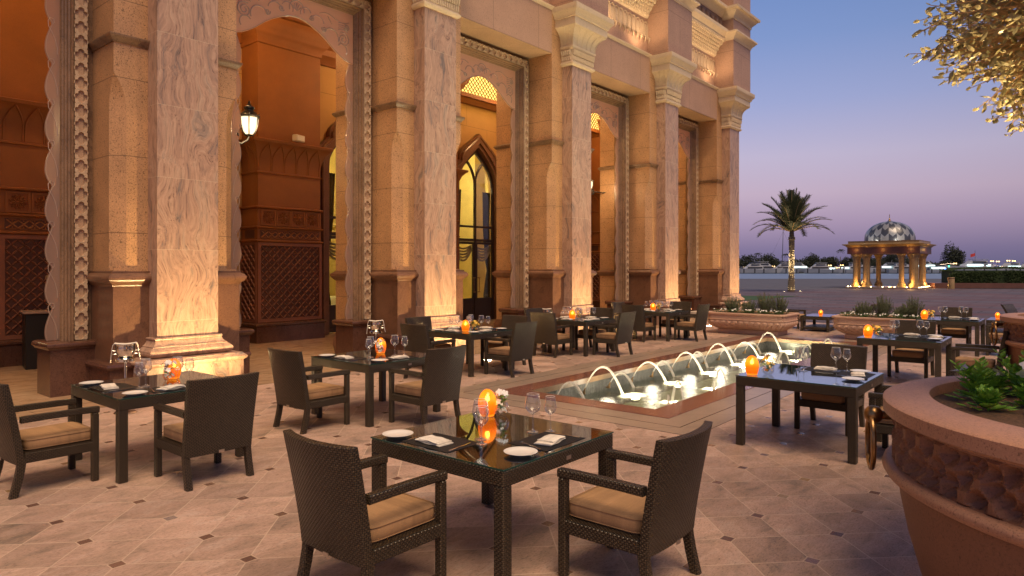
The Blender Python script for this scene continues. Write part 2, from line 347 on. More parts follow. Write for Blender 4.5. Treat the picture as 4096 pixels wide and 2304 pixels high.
def foamm():
    b = NB('foam'); n_ = b.noise(b.pos(), 26, 5, .7, .6)[0]
    t = b.n('ShaderNodeBsdfTranslucent', {0: (1, .95, .85)}).outputs[0]; tr = b.n('ShaderNodeBsdfTransparent', {0: (1, 1, 1)}).outputs[0]
    d = b.n('ShaderNodeBsdfDiffuse', {0: (.95, .92, .86)}).outputs[0]
    O = b.xyz(b.uv()); r_ = b.m_('SQRT', b.m_('ADD', b.m_('POWER', O[0], 2.0), b.m_('POWER', O[1], 2.0)))
    fade = b.maprange(b.m_('ADD', r_, b.m_('MULTIPLY', b.m_('SUBTRACT', n_, .5), .6)), .02, .85, .0, 1)
    fade = b.m_('POWER', fade, .35); return b.done(b.mixsh(fade, b.mixsh(.7, d, t), tr))
M['foam'] = foamm()
M['pooltile'] = simple('pool_tile', (.36, .36, .28), .4, nz=.3, sc_=4)
M['poolwall'] = (lambda b: b.done(b.pbr(b.mix(1, (.085, .085, .08), b.ramp(b.noise(b.scale(b.pos(), (8, 8, 2)), 3, 5, .8)[0], [(.3, (.4,)*3), (.7, (1.5,)*3)]), 'MULTIPLY'), .22, normal=b.bump(b.noise(b.pos(), 22, 5, .8)[0], .8, .02))))(NB('wet_pool_wall'))
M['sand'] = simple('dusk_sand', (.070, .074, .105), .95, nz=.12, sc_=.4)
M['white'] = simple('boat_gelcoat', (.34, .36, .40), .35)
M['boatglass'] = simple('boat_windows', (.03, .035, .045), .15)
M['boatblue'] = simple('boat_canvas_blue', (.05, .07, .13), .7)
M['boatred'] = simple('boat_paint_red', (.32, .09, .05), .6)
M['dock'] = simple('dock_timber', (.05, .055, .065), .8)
M['flag'] = simple('red_flag', (.45, .04, .04), .8)
def domem():
    b = NB('mosaic_dome'); U = b.xyz(b.uv())     # u around 0..24, v up in rows
    f = b.m_('FRACT', U[0]); row = b.m_('FLOOR', b.m_('ADD', U[1], b.m_('ABSOLUTE', b.m_('SUBTRACT', f, .5))))
    half = b.m_('GREATER_THAN', f, .5)
    par = b.m_('MODULO', b.m_('ADD', b.m_('ADD', row, b.m_('FLOOR', U[0])), half), 2.0)
    c = b.mix(par, (.05, .055, .075), (.25, .26, .29)); return b.done(b.pbr(c, .30, .25))
M['dome'] = domem()

class MB:
    def __init__(s): s.v = []; s.f = []; s.uvs = None
    def add(s, vs, fs):
        o = len(s.v); s.v += [tuple(p) for p in vs]; s.f += [tuple(i + o for i in f) for f in fs]; return s
    def box(s, x0, x1, y0, y1, z0, z1, mat=None):
        vs = [(x0,y0,z0),(x1,y0,z0),(x1,y1,z0),(x0,y1,z0),(x0,y0,z1),(x1,y0,z1),(x1,y1,z1),(x0,y1,z1)]
        if mat is not None: vs = [mat @ Vector(p) for p in vs]
        return s.add(vs, [(0,3,2,1),(4,5,6,7),(0,1,5,4),(1,2,6,5),(2,3,7,6),(3,0,4,7)])
    def cbox(s, x0, x1, y0, y1, z0, z1, c=.004, mat=None):
        """box with chamfered edges"""
        vs = []; idx = {}
        X = (x0, x1); Y = (y0, y1); Z = (z0, z1)
        for i in (0, 1):
            for j in (0, 1):
                for k in (0, 1):
                    sx, sy, sz = (c if i == 0 else -c), (c if j == 0 else -c), (c if k == 0 else -c)
                    for a, p in enumerate(((X[i], Y[j]+sy, Z[k]+sz), (X[i]+sx, Y[j], Z[k]+sz), (X[i]+sx, Y[j]+sy, Z[k]))):
                        idx[i, j, k, a] = len(vs); vs.append(Vector(p) if mat is None else mat @ Vector(p))
        q = lambda *a: tuple(idx[t] for t in a); fs = []
        for i in (0, 1):
            f = q((i,0,0,0),(i,0,1,0),(i,1,1,0),(i,1,0,0)); fs.append(f if i == 0 else f[::-1])
            f = q((0,i,0,1),(1,i,0,1),(1,i,1,1),(0,i,1,1)); fs.append(f if i == 0 else f[::-1])
            f = q((0,0,i,2),(0,1,i,2),(1,1,i,2),(1,0,i,2)); fs.append(f if i == 0 else f[::-1])
            for j in (0, 1):
                fs.append(q((i,j,0,0),(i,j,1,0),(i,j,1,1),(i,j,0,1)) if (i+j) % 2 else q((i,j,0,1),(i,j,1,1),(i,j,1,0),(i,j,0,0)))
                fs.append(q((i,0,j,0),(i,1,j,0),(i,1,j,2),(i,0,j,2)) if (i+j) % 2 == 0 else q((i,0,j,2),(i,1,j,2),(i,1,j,0),(i,0,j,0)))
                fs.append(q((0,i,j,1),(1,i,j,1),(1,i,j,2),(0,i,j,2)) if (i+j) % 2 else q((0,i,j,2),(1,i,j,2),(1,i,j,1),(0,i,j,1)))
                for k in (0, 1):
                    f = q((i,j,k,0),(i,j,k,1),(i,j,k,2)); fs.append(f if (i+j+k) % 2 == 0 else f[::-1])
        return s.add(vs, fs)
    def loft(s, rings, closed=True, cap=True):
        n = len(rings[0]); vs = [p for r in rings for p in r]; fs = []
        for k in range(len(rings)-1):
            for i in range(n if closed else n-1):
                j = (i+1) % n; fs.append((k*n+i, k*n+j, (k+1)*n+j, (k+1)*n+i))
        if cap and closed: fs.append(tuple(range(n))[::-1]); fs.append(tuple((len(rings)-1)*n+i for i in range(n)))
        return s.add(vs, fs)
    def lathe(s, prof, c=(0,0,0), n=16, cap=True, a0=0, sxy=(1, 1)):
        rings = [[(c[0]+r*sxy[0]*math.cos(a0+2*math.pi*i/n), c[1]+r*sxy[1]*math.sin(a0+2*math.pi*i/n), c[2]+z) for i in range(n)] for r, z in prof]
        return s.loft(rings, cap=cap)
    def tube(s, pts, r, n=6, cap=True, flat=1.0):
        pts = [Vector(p) for p in pts]; rings = []; up = None
        rs = r if hasattr(r, '__len__') else [r]*len(pts)
        for i, p in enumerate(pts):
            t = (pts[min(i+1, len(pts)-1)] - pts[max(i-1, 0)]); t = t.normalized() if t.length > 1e-9 else Vector((0,0,1))
            if up is None: up = Vector((0,0,1)) if abs(t.z) < .9 else Vector((1,0,0))
            a = t.cross(up); a = a.normalized() if a.length > 1e-6 else t.orthogonal().normalized(); b_ = a.cross(t).normalized(); up = b_
            rings.append([p + a*math.cos(2*math.pi*k/n)*rs[i] + b_*math.sin(2*math.pi*k/n)*rs[i]*flat for k in range(n)])
        return s.loft(rings, cap=cap)
    def rect(s, prof, x0, x1, yf, yb):
        """moulding that wraps the front and both ends of a pier: prof = (out, z)"""
        return s.loft([[(x0-o, yf-o, z), (x1+o, yf-o, z), (x1+o, yb, z), (x0-o, yb, z)] for o, z in prof])
    def run(s, prof, x0, x1):
        """straight moulding along X: prof = (y, z) open polyline, closed at the back"""
        return s.loft([[(x, y, z) for y, z in prof] for x in (x0, x1)])
    def poly(s, pts2, y0, y1):
        """polygon in X-Z extruded from y0 to y1 (fan caps)"""
        n = len(pts2); a = [(x, y0, z) for x, z in pts2]; b_ = [(x, y1, z) for x, z in pts2]
        return s.add(a + b_, [tuple(range(n)), tuple(range(2*n-1, n-1, -1))] + [(i, i+n, (i+1) % n + n, (i+1) % n) for i in range(n)])
    def ring(s, outer, inner, y0, y1):
        """plate between two X-Z outlines of equal count, extruded"""
        n = len(outer); vs = []
        for y in (y0, y1): vs += [(x, y, z) for x, z in outer] + [(x, y, z) for x, z in inner]
        fs = []
        for i in range(n):
            j = (i+1) % n
            fs += [(i, j, n+j, n+i), (2*n+i, 3*n+i, 3*n+j, 2*n+j), (i, 2*n+i, 2*n+j, j), (n+i, n+j, 3*n+j, 3*n+i)]
        return s.add(vs, fs)
    def build(s, name, mat, parent=None, root=None, sharp=35, smooth=True, uv=True):
        off = Vector(root['_w']) if root is not None else Vector((0, 0, 0))
        me = bpy.data.meshes.new(name)
        me.from_pydata([(x-off.x, y-off.y, z-off.z) for x, y, z in s.v], [], s.f); me.update()
        mats = mat if isinstance(mat, list) else [mat]
        for m_ in mats: me.materials.append(m_)
        if uv or s.uvs is not None:
            ul = me.uv_layers.new(name='UVMap').data; vs = me.vertices
            if s.uvs is not None:
                for lp in me.loops: ul[lp.index].uv = s.uvs[lp.vertex_index]
            else:
                for p in me.polygons:
                    n = p.normal; ax = max(range(3), key=lambda i: abs(n[i])); a, b_ = ((1, 2), (0, 2), (1, 0))[ax]
                    for li in p.loop_indices:
                        co = vs[me.loops[li].vertex_index].co; ul[li].uv = (co[a]+5, co[b_]+5)
        if smooth:
            me.polygons.foreach_set('use_smooth', [True]*len(me.polygons)); me.set_sharp_from_angle(angle=R(sharp))
        o = bpy.data.objects.new(name, me); C.objects.link(o)
        if parent is not None: o.parent = parent
        return o
def tag(o, label, cat, group=None, kind=None):
    if label: o['label'] = label
    if cat: o['category'] = cat
    if group: o['group'] = group
    if kind: o['kind'] = kind
    return o
def thing(name, label, cat, loc=(0,0,0), rz=0, group=None):
    o = bpy.data.objects.new(name, None); C.objects.link(o); o.location = loc; o.rotation_euler = (0, 0, rz); o.empty_display_size = .1
    o['_w'] = tuple(loc)
    return tag(o, label, cat, group)
def kids(o): return [c for c in bpy.data.objects if c.parent == o]
def copy_tree(o, loc=None, rz=None, label=None, group=None, parent=None, scale=None):
    c = o.copy(); C.objects.link(c)
    if parent is not None: c.parent = parent
    if loc is not None: c.location = loc
    if rz is not None: c.rotation_euler = (0, 0, rz)
    if label: c['label'] = label
    if group: c['group'] = group
    if scale is not None: c.scale = scale
    for ch in o.children: copy_tree(ch, parent=c)
    return c
def structure(name, mb, mat, **k): o = mb.build(name, mat, **k); o['kind'] = 'structure'; return o
# ================================================================== the ground, pool and far landscape
PX0, PX1, PY0, PY1 = 8.09, 18.2, 4.3, 6.4           # water basin
GX0, GX1, GY0, GY1 = 7.72, 18.6, 3.92, 6.78         # red granite rim
BX0, BX1, BY0, BY1 = 7.08, 19.2, 3.30, 7.42         # tan bands
def frame_sheet(mb, o, i, z):
    ox0, ox1, oy0, oy1 = o; ix0, ix1, iy0, iy1 = i
    vs = [(ox0,oy0,z),(ox1,oy0,z),(ox1,oy1,z),(ox0,oy1,z),(ix0,iy0,z),(ix1,iy0,z),(ix1,iy1,z),(ix0,iy1,z)]
    return mb.add(vs, [(0,1,5,4),(1,2,6,5),(2,3,7,6),(3,0,4,7)])
CF, SF = math.cos(CAM_TH), math.sin(CAM_TH)
def vw(dep, right, z=0): return (dep*CF + right*SF, dep*SF - right*CF, z)    # the bay's own axes: the shore runs square to this heading
g = MB(); frame_sheet(g, (-400, 700, -900, 700), (GX0+.05, GX1-.05, GY0+.05, GY1-.05), -.03)
structure('ground', g, M['sand'], smooth=False)
g = MB(); frame_sheet(g, (-12, 24.5, -14, 10.05), (BX0, BX1, BY0, BY1), 0.0)
structure('terrace_paving', g, M['paving'], smooth=False)
g = MB()
for z, o, i in ((.004, (BX0,BX1,BY0,BY1), (BX0+.30,BX1-.30,BY0+.30,BY1-.30)), (.004, (BX0+.312,BX1-.312,BY0+.312,BY1-.312), (GX0,GX1,GY0,GY1))): frame_sheet(g, o, i, z)
structure('pool_surround_bands', g, M['band'], smooth=False)
g = MB(); frame_sheet(g, (BX0, BX1, BY0, BY1), (GX0-.01,GX1+.01,GY0-.01,GY1+.01), -.006)
structure('band_joint', g, M['plinth'], smooth=False)
g = MB(); g.add([(-12,10.05,.002),(27,10.05,.002),(27,17,.002),(-12,17,.002)], [(0,1,2,3)])
structure('gallery_floor', g, M['gfloor'], smooth=False)
g = MB(); g.add([(24.5,-60,-.004),(90,-60,-.004),(72.6,10.6,-.004),(62.6,17.4,-.004),(50,28,-.004),(24.5,40,-.004)], [(0,1,2,3,4,5)])
structure('plaza_paving', g, M['plaza'], smooth=False)
g = MB(); g.add([(38.2,14.6,.004),(47.0,14.35,.004),(45.5,16.5,.004),(42,21,.004),(38.2,22,.004)], [(0,1,2,3,4)])
structure('lawn', g, M['grass'], smooth=False)
g = MB(); g.add([vw(117,-400,-.02), vw(117,900,-.02), vw(3600,2600,-.02), vw(3600,-2600,-.02)], [(0,1,2,3)])
structure('sea', g, M['sea'], smooth=False)
g = MB(); L_ = 60
pts = [vw(232 + 3*noise.noise(Vector((i*.7, 0, 0))), -160 + i*10, 0) for i in range(L_)]
g.add([(x,y,.5) for x,y,z in pts] + [(x,y,-.1) for x,y,z in pts] + [vw(330, -160 + i*10, .6) for i in range(L_)],
      [(i, i+1, L_+i+1, L_+i) for i in range(L_-1)] + [(i+1, i, 2*L_+i, 2*L_+i+1) for i in range(L_-1)])
structure('far_shore', g, M['dock'], smooth=False)

# ---- fountain pool
pool = thing('fountain_pool', 'long rectangular pool with polished red granite rim and arching water jets', 'fountain', (13.1, 5.35, 0))
g = MB(); frame_sheet(g, (GX0,GX1,GY0,GY1), (PX0,PX1,PY0,PY1), .012)
o4 = [(GX0,GY0),(GX1,GY0),(GX1,GY1),(GX0,GY1)]
for k in range(4):
    a, b_ = o4[k], o4[(k+1) % 4]; g.add([(*a,-.02),(*b_,-.02),(*b_,.012),(*a,.012)], [(0,1,2,3)])
g.build('granite_rim', M['poolstone'], pool, pool, smooth=False)
g = MB(); q4 = [(PX0,PY0),(PX1,PY0),(PX1,PY1),(PX0,PY1)]
for k in range(4):
    a, b_ = q4[k], q4[(k+1) % 4]; g.add([(*a,.012),(*b_,.012),(*b_,-.075),(*a,-.075)], [(3,2,1,0)])
g.build('coping_edge', M['mould'], pool, pool, smooth=False)
g = MB(); e = .025
q4 = [(PX0-e,PY0-e),(PX1+e,PY0-e),(PX1+e,PY1+e),(PX0-e,PY1+e)]
for k in range(4):
    a, b_ = q4[k], q4[(k+1) % 4]; g.add([(*a,-.075),(*b_,-.075),(*b_,-.62),(*a,-.62)], [(3,2,1,0)])
g.build('basin_wall', M['poolwall'], pool, pool, smooth=False)
g = MB(); g.add([(PX0-e,PY0-e,-.62),(PX1+e,PY0-e,-.62),(PX1+e,PY1+e,-.62),(PX0-e,PY1+e,-.62)], [(0,1,2,3)])
g.build('basin_floor', M['pooltile'], pool, pool, smooth=False)
WZ = -.27
g = MB(); g.add([(PX0-e,PY0-e,WZ),(PX1+e,PY0-e,WZ),(PX1+e,PY1+e,WZ),(PX0-e,PY1+e,WZ)], [(0,1,2,3)])
g.build('water_surface', M['poolwater'], pool, pool, smooth=False)
def jet(x0, y0, x1, y1, h, z0=-.17, rr=.0085):
    pts = []; rad = []
    for i in range(19):
        t = i/18; zz = z0 + (WZ - z0)*t + 4*h*t*(1-t)
        pts.append((x0+(x1-x0)*t, y0+(y1-y0)*t, zz)); rad.append(rr*(1+1.9*t)*(1+.12*math.sin(i*2.7+x0*9)))
    j = MB().tube(pts, rad, 7).build('water_jet', M['jet'], pool, pool)
    d = Vector((x1-x0, y1-y0, 4*h)).normalized()*.05
    n = MB().tube([(x0, y0, z0-.06), (x0, y0, z0-.01)], .022, 8); n.tube([(x0, y0, z0-.015), (x0+d.x, y0+d.y, z0+d.z)], [.017, .011], 8)
    n.tube([(x0, y0 + (.06 if y0 > 5 else -.06), z0-.05), (x0, y0, z0-.05)], .014, 6); n.build('nozzle', M['bronze'], j, pool)
    return j
def foam(x, y, rx, ry):
    n = 22; f = MB(); vs = [(x, y, WZ+.018)]; uv = [(0, 0)]
    for k in (.5, 1.0):
        for i in range(n):
            a = 2*math.pi*i/n; w_ = k*(1 + .18*noise.noise(Vector((x*3+math.cos(a)*2, y+math.sin(a)*2, k))))
            vs.append((x+rx*w_*math.cos(a), y+ry*w_*math.sin(a), WZ + (.012 if k < .9 else .003))); uv.append((k*math.cos(a), k*math.sin(a)))
    fs = [(0, 1+i, 1+(i+1) % n) for i in range(n)] + [(1+i, 1+n+i, 1+n+(i+1) % n, 1+(i+1) % n) for i in range(n)]
    f.add(vs, fs); f.uvs = uv; f.build('foam_patch', M['foam'], pool, pool)
k = 0
for i in range(12):
    x = 8.67 + .783*i; big = i % 2 == 1
    if big: jet(x, 6.33, x+.52, 5.90, .38+.06*math.sin(i*1.9)); foam(x+.60, 5.76, .46, .26)
    else: jet(x, 6.33, x+.50, 6.13, .27+.04*math.sin(i*2.3)); foam(x+.54, 6.06, .30, .15)
    if big: jet(x-.35, 4.37, x+.22, 4.86, .40); foam(x+.36, 4.98, .44, .26)
    if big: lamp('jet_fill_light', 'POINT', (x+.35, 6.10, -.08), 4.5, (1, .86, .62), .13)  # unseen point lamp above the water, added to brighten the jets
    if not big: jet(x-.1, 4.37, x+.40, 4.60, .28); foam(x+.44, 4.68, .28, .15)
    if big:
        for yy in (5.72, 5.02):
            fx = MB().lathe([(0,0),(.06,0),(.06,.05),(.045,.06),(0,.06)], (x+.62, yy, WZ-.10), 14).build('underwater_lamp', [M['steel'], M['underlight']], pool, pool)
            for p in fx.data.polygons: p.material_index = 1 if p.normal.z > .8 else 0
            lamp('pool_light', 'SPOT', (x+.60, yy, WZ-.20), 230, (1, .84, .58), .04, (x+.52, yy+.03, WZ+1), size=125, blend=.9)

# ================================================================== the palace building
CX = [4.81, 10.115, 15.42, 20.725, 26.03]; HB = .95; YF = 10.72
bld = thing('palace_building', 'pink granite palace facade with tall marbled columns, carved frames and cream capitals', 'building', (15.42, 10.72, 0))
def B(mb, name, mat, parent=None, **k): return mb.build(name, M[mat], parent or bld, bld, **k)
CH = .17
def chsec(cx, c, z, hb, yf, yb):
    c = max(c, .0005)
    return [(cx-hb, yf+c, z), (cx-hb+c, yf, z), (cx+hb-c, yf, z), (cx+hb, yf+c, z), (cx+hb, yb, z), (cx-hb, yb, z)]
for cx in CX:
    # pier behind the column
    m = MB(); secs = [chsec(cx, 0, 1.72, .93, YF, 11.8), chsec(cx, 0, 1.84, .93, YF, 11.8), chsec(cx, CH, 1.841, .93, YF, 11.8), chsec(cx, CH, 4.22, .93, YF, 11.8)]
    for s_ in (.25, .5, .7, .85, 1.0): secs.append(chsec(cx, CH*(1-s_**1.9), 4.22+.48*s_, .93, YF, 11.8))
    secs.append(chsec(cx, 0, 8.70, .93, YF, 11.8)); m.loft(secs); pier = B(m, 'pier', 'pier', sharp=20)
    m = MB().box(cx-.955, cx+.955, YF-.05, 11.8, .5, 1.62); B(m, 'dado', 'dado', pier, smooth=False)
    m = MB().rect([(0,1.60),(.01,1.60),(.02,1.63),(.06,1.66),(.085,1.70),(.085,1.73),(.06,1.77),(.02,1.79),(.02,1.82),(0,1.82)], cx-.955, cx+.955, YF-.05, 11.8)
    B(m, 'dado_moulding', 'dado', pier)
    m = MB().rect([(0,5.14),(.02,5.14),(.03,5.17),(.06,5.20),(.075,5.23),(.075,5.25),(0,5.25)], cx-.93, cx+.93, YF, 11.8); B(m, 'string_moulding', 'mould', pier)
    m = MB().rect([(.0,0),(.0,.42),(.045,.42),(.06,.45),(.045,.49),(.0,.50)], cx-1.03, cx+1.03, YF-.14, 11.8); B(m, 'plinth', 'plinth', pier)
    # column
    m = MB().box(cx-.46, cx+.46, 10.40, 10.75, .83, 7.3); col = B(m, 'column', 'marble', smooth=False)
    m = MB().rect([(0,0),(0,.44),(.03,.455),(.045,.475),(.045,.50),(.0,.535),(-.005,.55)], cx-.72, cx+.72, 10.10, 10.72)
    m.rect([(0,.55),(.10,.55),(.145,.575),(.165,.61),(.16,.65),(.125,.685),(.10,.70),(.10,.715),(.075,.73),(.05,.76),(.035,.80),(.045,.805),(.05,.82),(.045,.835),(0,.838)], cx-.46, cx+.46, 10.40, 10.73)
    B(m, 'base', 'marble', col)
    P = [(0,7.26),(.02,7.26),(.055,7.30),(.06,7.33),(.03,7.36),(.02,7.39),(.02,7.66),(.045,7.68),(.075,7.73),(.075,7.77),(.05,7.79),(.055,7.87),(.07,7.95),(.11,8.04),(.18,8.13),(.28,8.21),(.30,8.22),
         (.30,8.42),(.335,8.43),(.345,8.47),(.38,8.53),(.43,8.58),(.44,8.60),(.44,8.72),(.0,8.74)]
    m = MB().rect(P, cx-.48, cx+.48, 10.38, 10.75)
    cap = B(m, 'capital', 'cream', col, sharp=30)
    m = MB()      # reeds on the neck and ribs on the flare
    def flare(o_): return [(.052,7.80),(.058,7.88),(.075,7.96),(.115,8.05),(.185,8.14),(.275,8.205)]
    for k in range(15):
        x = cx-.47 + .94*k/14; m.tube([(x, 10.345, 7.40), (x, 10.34, 7.50)], .022, 6); m.tube([(x, 10.33, 7.53), (x, 10.318, 7.62), (x, 10.31, 7.66)], [.022, .026, .03], 6)
    for k in range(5):
        y = 10.42+.065*k
        for sx in (-1, 1): m.tube([(cx+sx*.515, y, 7.40), (cx+sx*.52, y, 7.50)], .02, 6); m.tube([(cx+sx*.53, y, 7.53), (cx+sx*.555, y, 7.65)], [.02, .026], 6)
    for k in range(6):
        u = -1 + 2*k/5
        m.tube([(cx+u*(.48+o_), 10.38-o_-.004, z) for o_, z in flare(0)], .016, 6)
        m.lathe([(0,-.03),(.02,-.015),(.022,.0),(0,.02)], (cx+u*.53, 10.325, 7.80), 8)
        if k < 5:       # little arches that close the flutes under the abacus
            a0_, a1_ = u, -1+2*(k+1)/5; mid = (a0_+a1_)/2
            m.tube([(cx+(mid+(a0_-mid)*math.cos(t))*(.48+.19+.085*math.sin(t)), 10.38-.185-.085*math.sin(t), 8.14+.065*math.sin(t)) for t in [math.pi*j/8 for j in range(9)]], .012, 5)
    for sx in (-1, 1):
        for y in (10.44, 10.6): m.tube([(cx+sx*(.48+o_+.004), y-o_*.5, z) for o_, z in flare(0)], .016, 6)
    B(m, 'capital_carving', 'cream', cap)
    # upper pilaster standing on the capital
    m = MB().rect([(0,8.74),(.02,8.745),(.02,8.80),(0,8.81),(0,13.5)], cx-.86, cx+.86, 10.10, 10.95); up = B(m, 'upper_pilaster', 'wall', smooth=False)
    m = MB().rect([(0,10.50),(.02,10.50),(.03,10.56),(.08,10.62),(.14,10.68),(.17,10.72),(.21,10.74),(.21,10.80),(0,10.83)], cx-.86, cx+.86, 10.10, 10.95); B(m, 'pilaster_cornice', 'cream', up)
    m = MB().rect([(0,11.30),(.03,11.31),(.04,11.40),(.10,11.47),(.17,11.53),(.20,11.58),(.29,11.62),(.30,11.70),(0,11.76)], cx-.86, cx+.86, 10.10, 10.95); B(m, 'pilaster_cornice', 'cream', up)
edges = [-.49] + CX
# upper wall, string course, corbel, frieze, top cornice: one run each between pilasters
for k in range(5):
    xa, xb = edges[k] + (.0 if k == 0 else .0), edges[k+1]
    xl = xa - .93 if k == 0 else xa; xl = -3.0 if k == 0 else xa
    m = MB().box(xa+.93 if k else -3.0, xb-.93, YF, YF+.78, 7.53, 8.70)
    m.box(xl, xb-.0 if k < 4 else xb+.95, YF+.002, YF+.6, 7.531, 8.70) if False else None
    wl = B(m, 'upper_wall', 'wall', smooth=False)
    m = MB().box(xa+.93 if k else -3.0, xb-.93, YF+.004, 11.44, 7.522, 7.53); B(m, 'opening_soffit', 'soffit', wl, smooth=False)
    x0, x1 = (xa+.86 if k else -3.0), xb-.86
    m = MB().run([(YF+.3,8.66),(YF-.01,8.66),(YF-.03,8.69),(YF-.065,8.72),(YF-.065,8.75),(YF-.02,8.77),(YF+.10,8.79),(YF+.3,8.79)], x0, x1); B(m, 'string_course', 'cream', wl)
    m = MB().box(x0, x1, YF+.13, YF+.6, 8.70, 13.4); B(m, 'upper_panel', 'wall', wl, smooth=False)
    m = MB()   # row of tall round-headed flutes with hanging drops
    n_ = 14; st = (x1-x0)/n_
    for i in range(n_):
        xc = x0 + st*(i+.5); h = st*.44
        arc = [(xc-h, 9.28), (xc-h, 9.72)] + [(xc-h*math.cos(t), 9.72+h*math.sin(t)) for t in [math.pi*j/8 for j in range(1, 8)]] + [(xc+h, 9.72), (xc+h, 9.28)]
        m.tube([(x, YF+.11, z) for x, z in arc], .02, 5); m.poly([(xc-h*.62, 9.36)] + [(xc-h*.62*math.cos(t), 9.68+h*.62*math.sin(t)) for t in [math.pi*j/6 for j in range(7)]] + [(xc+h*.62, 9.36)], YF+.105, YF+.14)
        m.tube([(xc+h*1.05, YF+.10, 9.34), (xc+h*1.15, YF+.04, 9.30), (xc+h*1.1, YF+.06, 9.20), (xc+h*1.3, YF+.10, 9.14)], [.03, .034, .024, .008], 6)
    B(m, 'flute_carving', 'carved', wl)
    m = MB().run([(YF+.5,9.95),(YF+.12,9.95),(YF+.09,10.0),(YF+.05,10.12),(YF-.03,10.26),(YF-.13,10.38),(YF-.24,10.47),(YF-.30,10.52),(YF-.33,10.56),(YF-.33,10.62),(YF-.40,10.70),(YF-.46,10.76),(YF-.46,10.86),(YF-.40,10.93),(YF-.2,10.97),(YF+.5,10.97)], x0, x1)
    cb = B(m, 'corbel_cornice', 'cream', wl)
    m = MB(); n_ = 22; st = (x1-x0)/n_
    for r_ in range(6):       # stalactite scales
        t = r_/5; y = YF+.06-.34*t**1.3; z = 10.02+.46*t
        for i in range(n_):
            xc = x0 + st*(i+.5 + (.5 if r_ % 2 else 0)); 
            if xc < x1-.04: m.lathe([(0,-.05),(.035,-.02),(.05,.03),(.05,.06),(0,.065)], (xc, y, z), 7)
    B(m, 'stalactite_carving', 'cream', cb)
    m = MB().box(x0, x1, YF-.18, YF+.4, 10.97, 11.40); fz = B(m, 'frieze', 'frieze', wl, smooth=False)
    m = MB(); n_ = 9
    for i in range(n_):
        xc = x0 + (x1-x0)*(i+.5)/n_
        for sx in (-1, 1):
            for q in range(3):
                a = .5 + q*.7; m.tube([(xc, YF-.19, 11.02), (xc+sx*.07*math.sin(a), YF-.22, 11.1+.05*q), (xc+sx*.14*math.sin(a+.3), YF-.20, 11.14+.09*q)], [.012, .03, .006], 5, flat=.6)
        m.tube([(xc, YF-.19, 11.02), (xc, YF-.23, 11.2), (xc, YF-.20, 11.35)], [.015, .03, .005], 5)
    B(m, 'frieze_carving', 'frieze', fz)
    m = MB().run([(YF+.5,11.40),(YF-.20,11.40),(YF-.24,11.46),(YF-.34,11.54),(YF-.40,11.60),(YF-.50,11.63),(YF-.50,11.72),(YF-.3,11.80),(YF+.5,11.80)], x0, x1); B(m, 'top_cornice', 'cream', wl)
m = MB().box(-3, 26.98, 11.5, 12.25, 7.53, 13.4); m.box(25.9, 26.98, 11.8, 21.5, 0, 13.4); m.box(-3, 26.98, 12.25, 21.5, 13.2, 13.4); m.box(-3.2, -3.0, YF, 21.5, 0, 13.4)  # gallery ends closed off, out of view, to block outside light
m.box(26.03-.9, 26.98, YF+.06, 11.5, 7.53, 13.4); B(m, 'side_and_back_wall', 'wall', smooth=False)

# ---- carved frames, pedestals and frosted scalloped glass in the openings
def quatre(cx, cz, r_, rot=0, n=40):
    out = []
    for i in range(n):
        a = 2*math.pi*i/n; q = (a+math.pi/4) % (math.pi/2) - math.pi/4; d_, l_ = .56, .46
        rr_ = r_*(d_*math.cos(q)+math.sqrt(max(0, l_*l_-(d_*math.sin(q))**2)))
        out.append((cx+rr_*math.cos(a+rot), cz+rr_*math.sin(a+rot)))
    return out
def squareish(cx, cz, hx, hz, n=40):
    out = []
    for i in range(n):
        a = 2*math.pi*i/n; c_, s_ = math.cos(a), math.sin(a); k_ = 1/max(abs(c_)/hx, abs(s_)/hz)
        out.append((cx+k_*c_, cz+k_*s_))
    return out
def spiral(cx, cz, r0, turns, a0, sgn=1, n=22):
    return [(cx + r0*(1-i/n*.85)*math.cos(a0+sgn*2*math.pi*turns*i/n), cz + r0*(1-i/n*.85)*math.sin(a0+sgn*2*math.pi*turns*i/n)) for i in range(n+1)]
HEADL = [(1.33,6.10),(1.22,6.10),(1.12,6.13),(1.0,6.19),(.86,6.28),(.67,6.43),(.5,6.54),(.3,6.635),(.15,6.685),(0,6.70)]
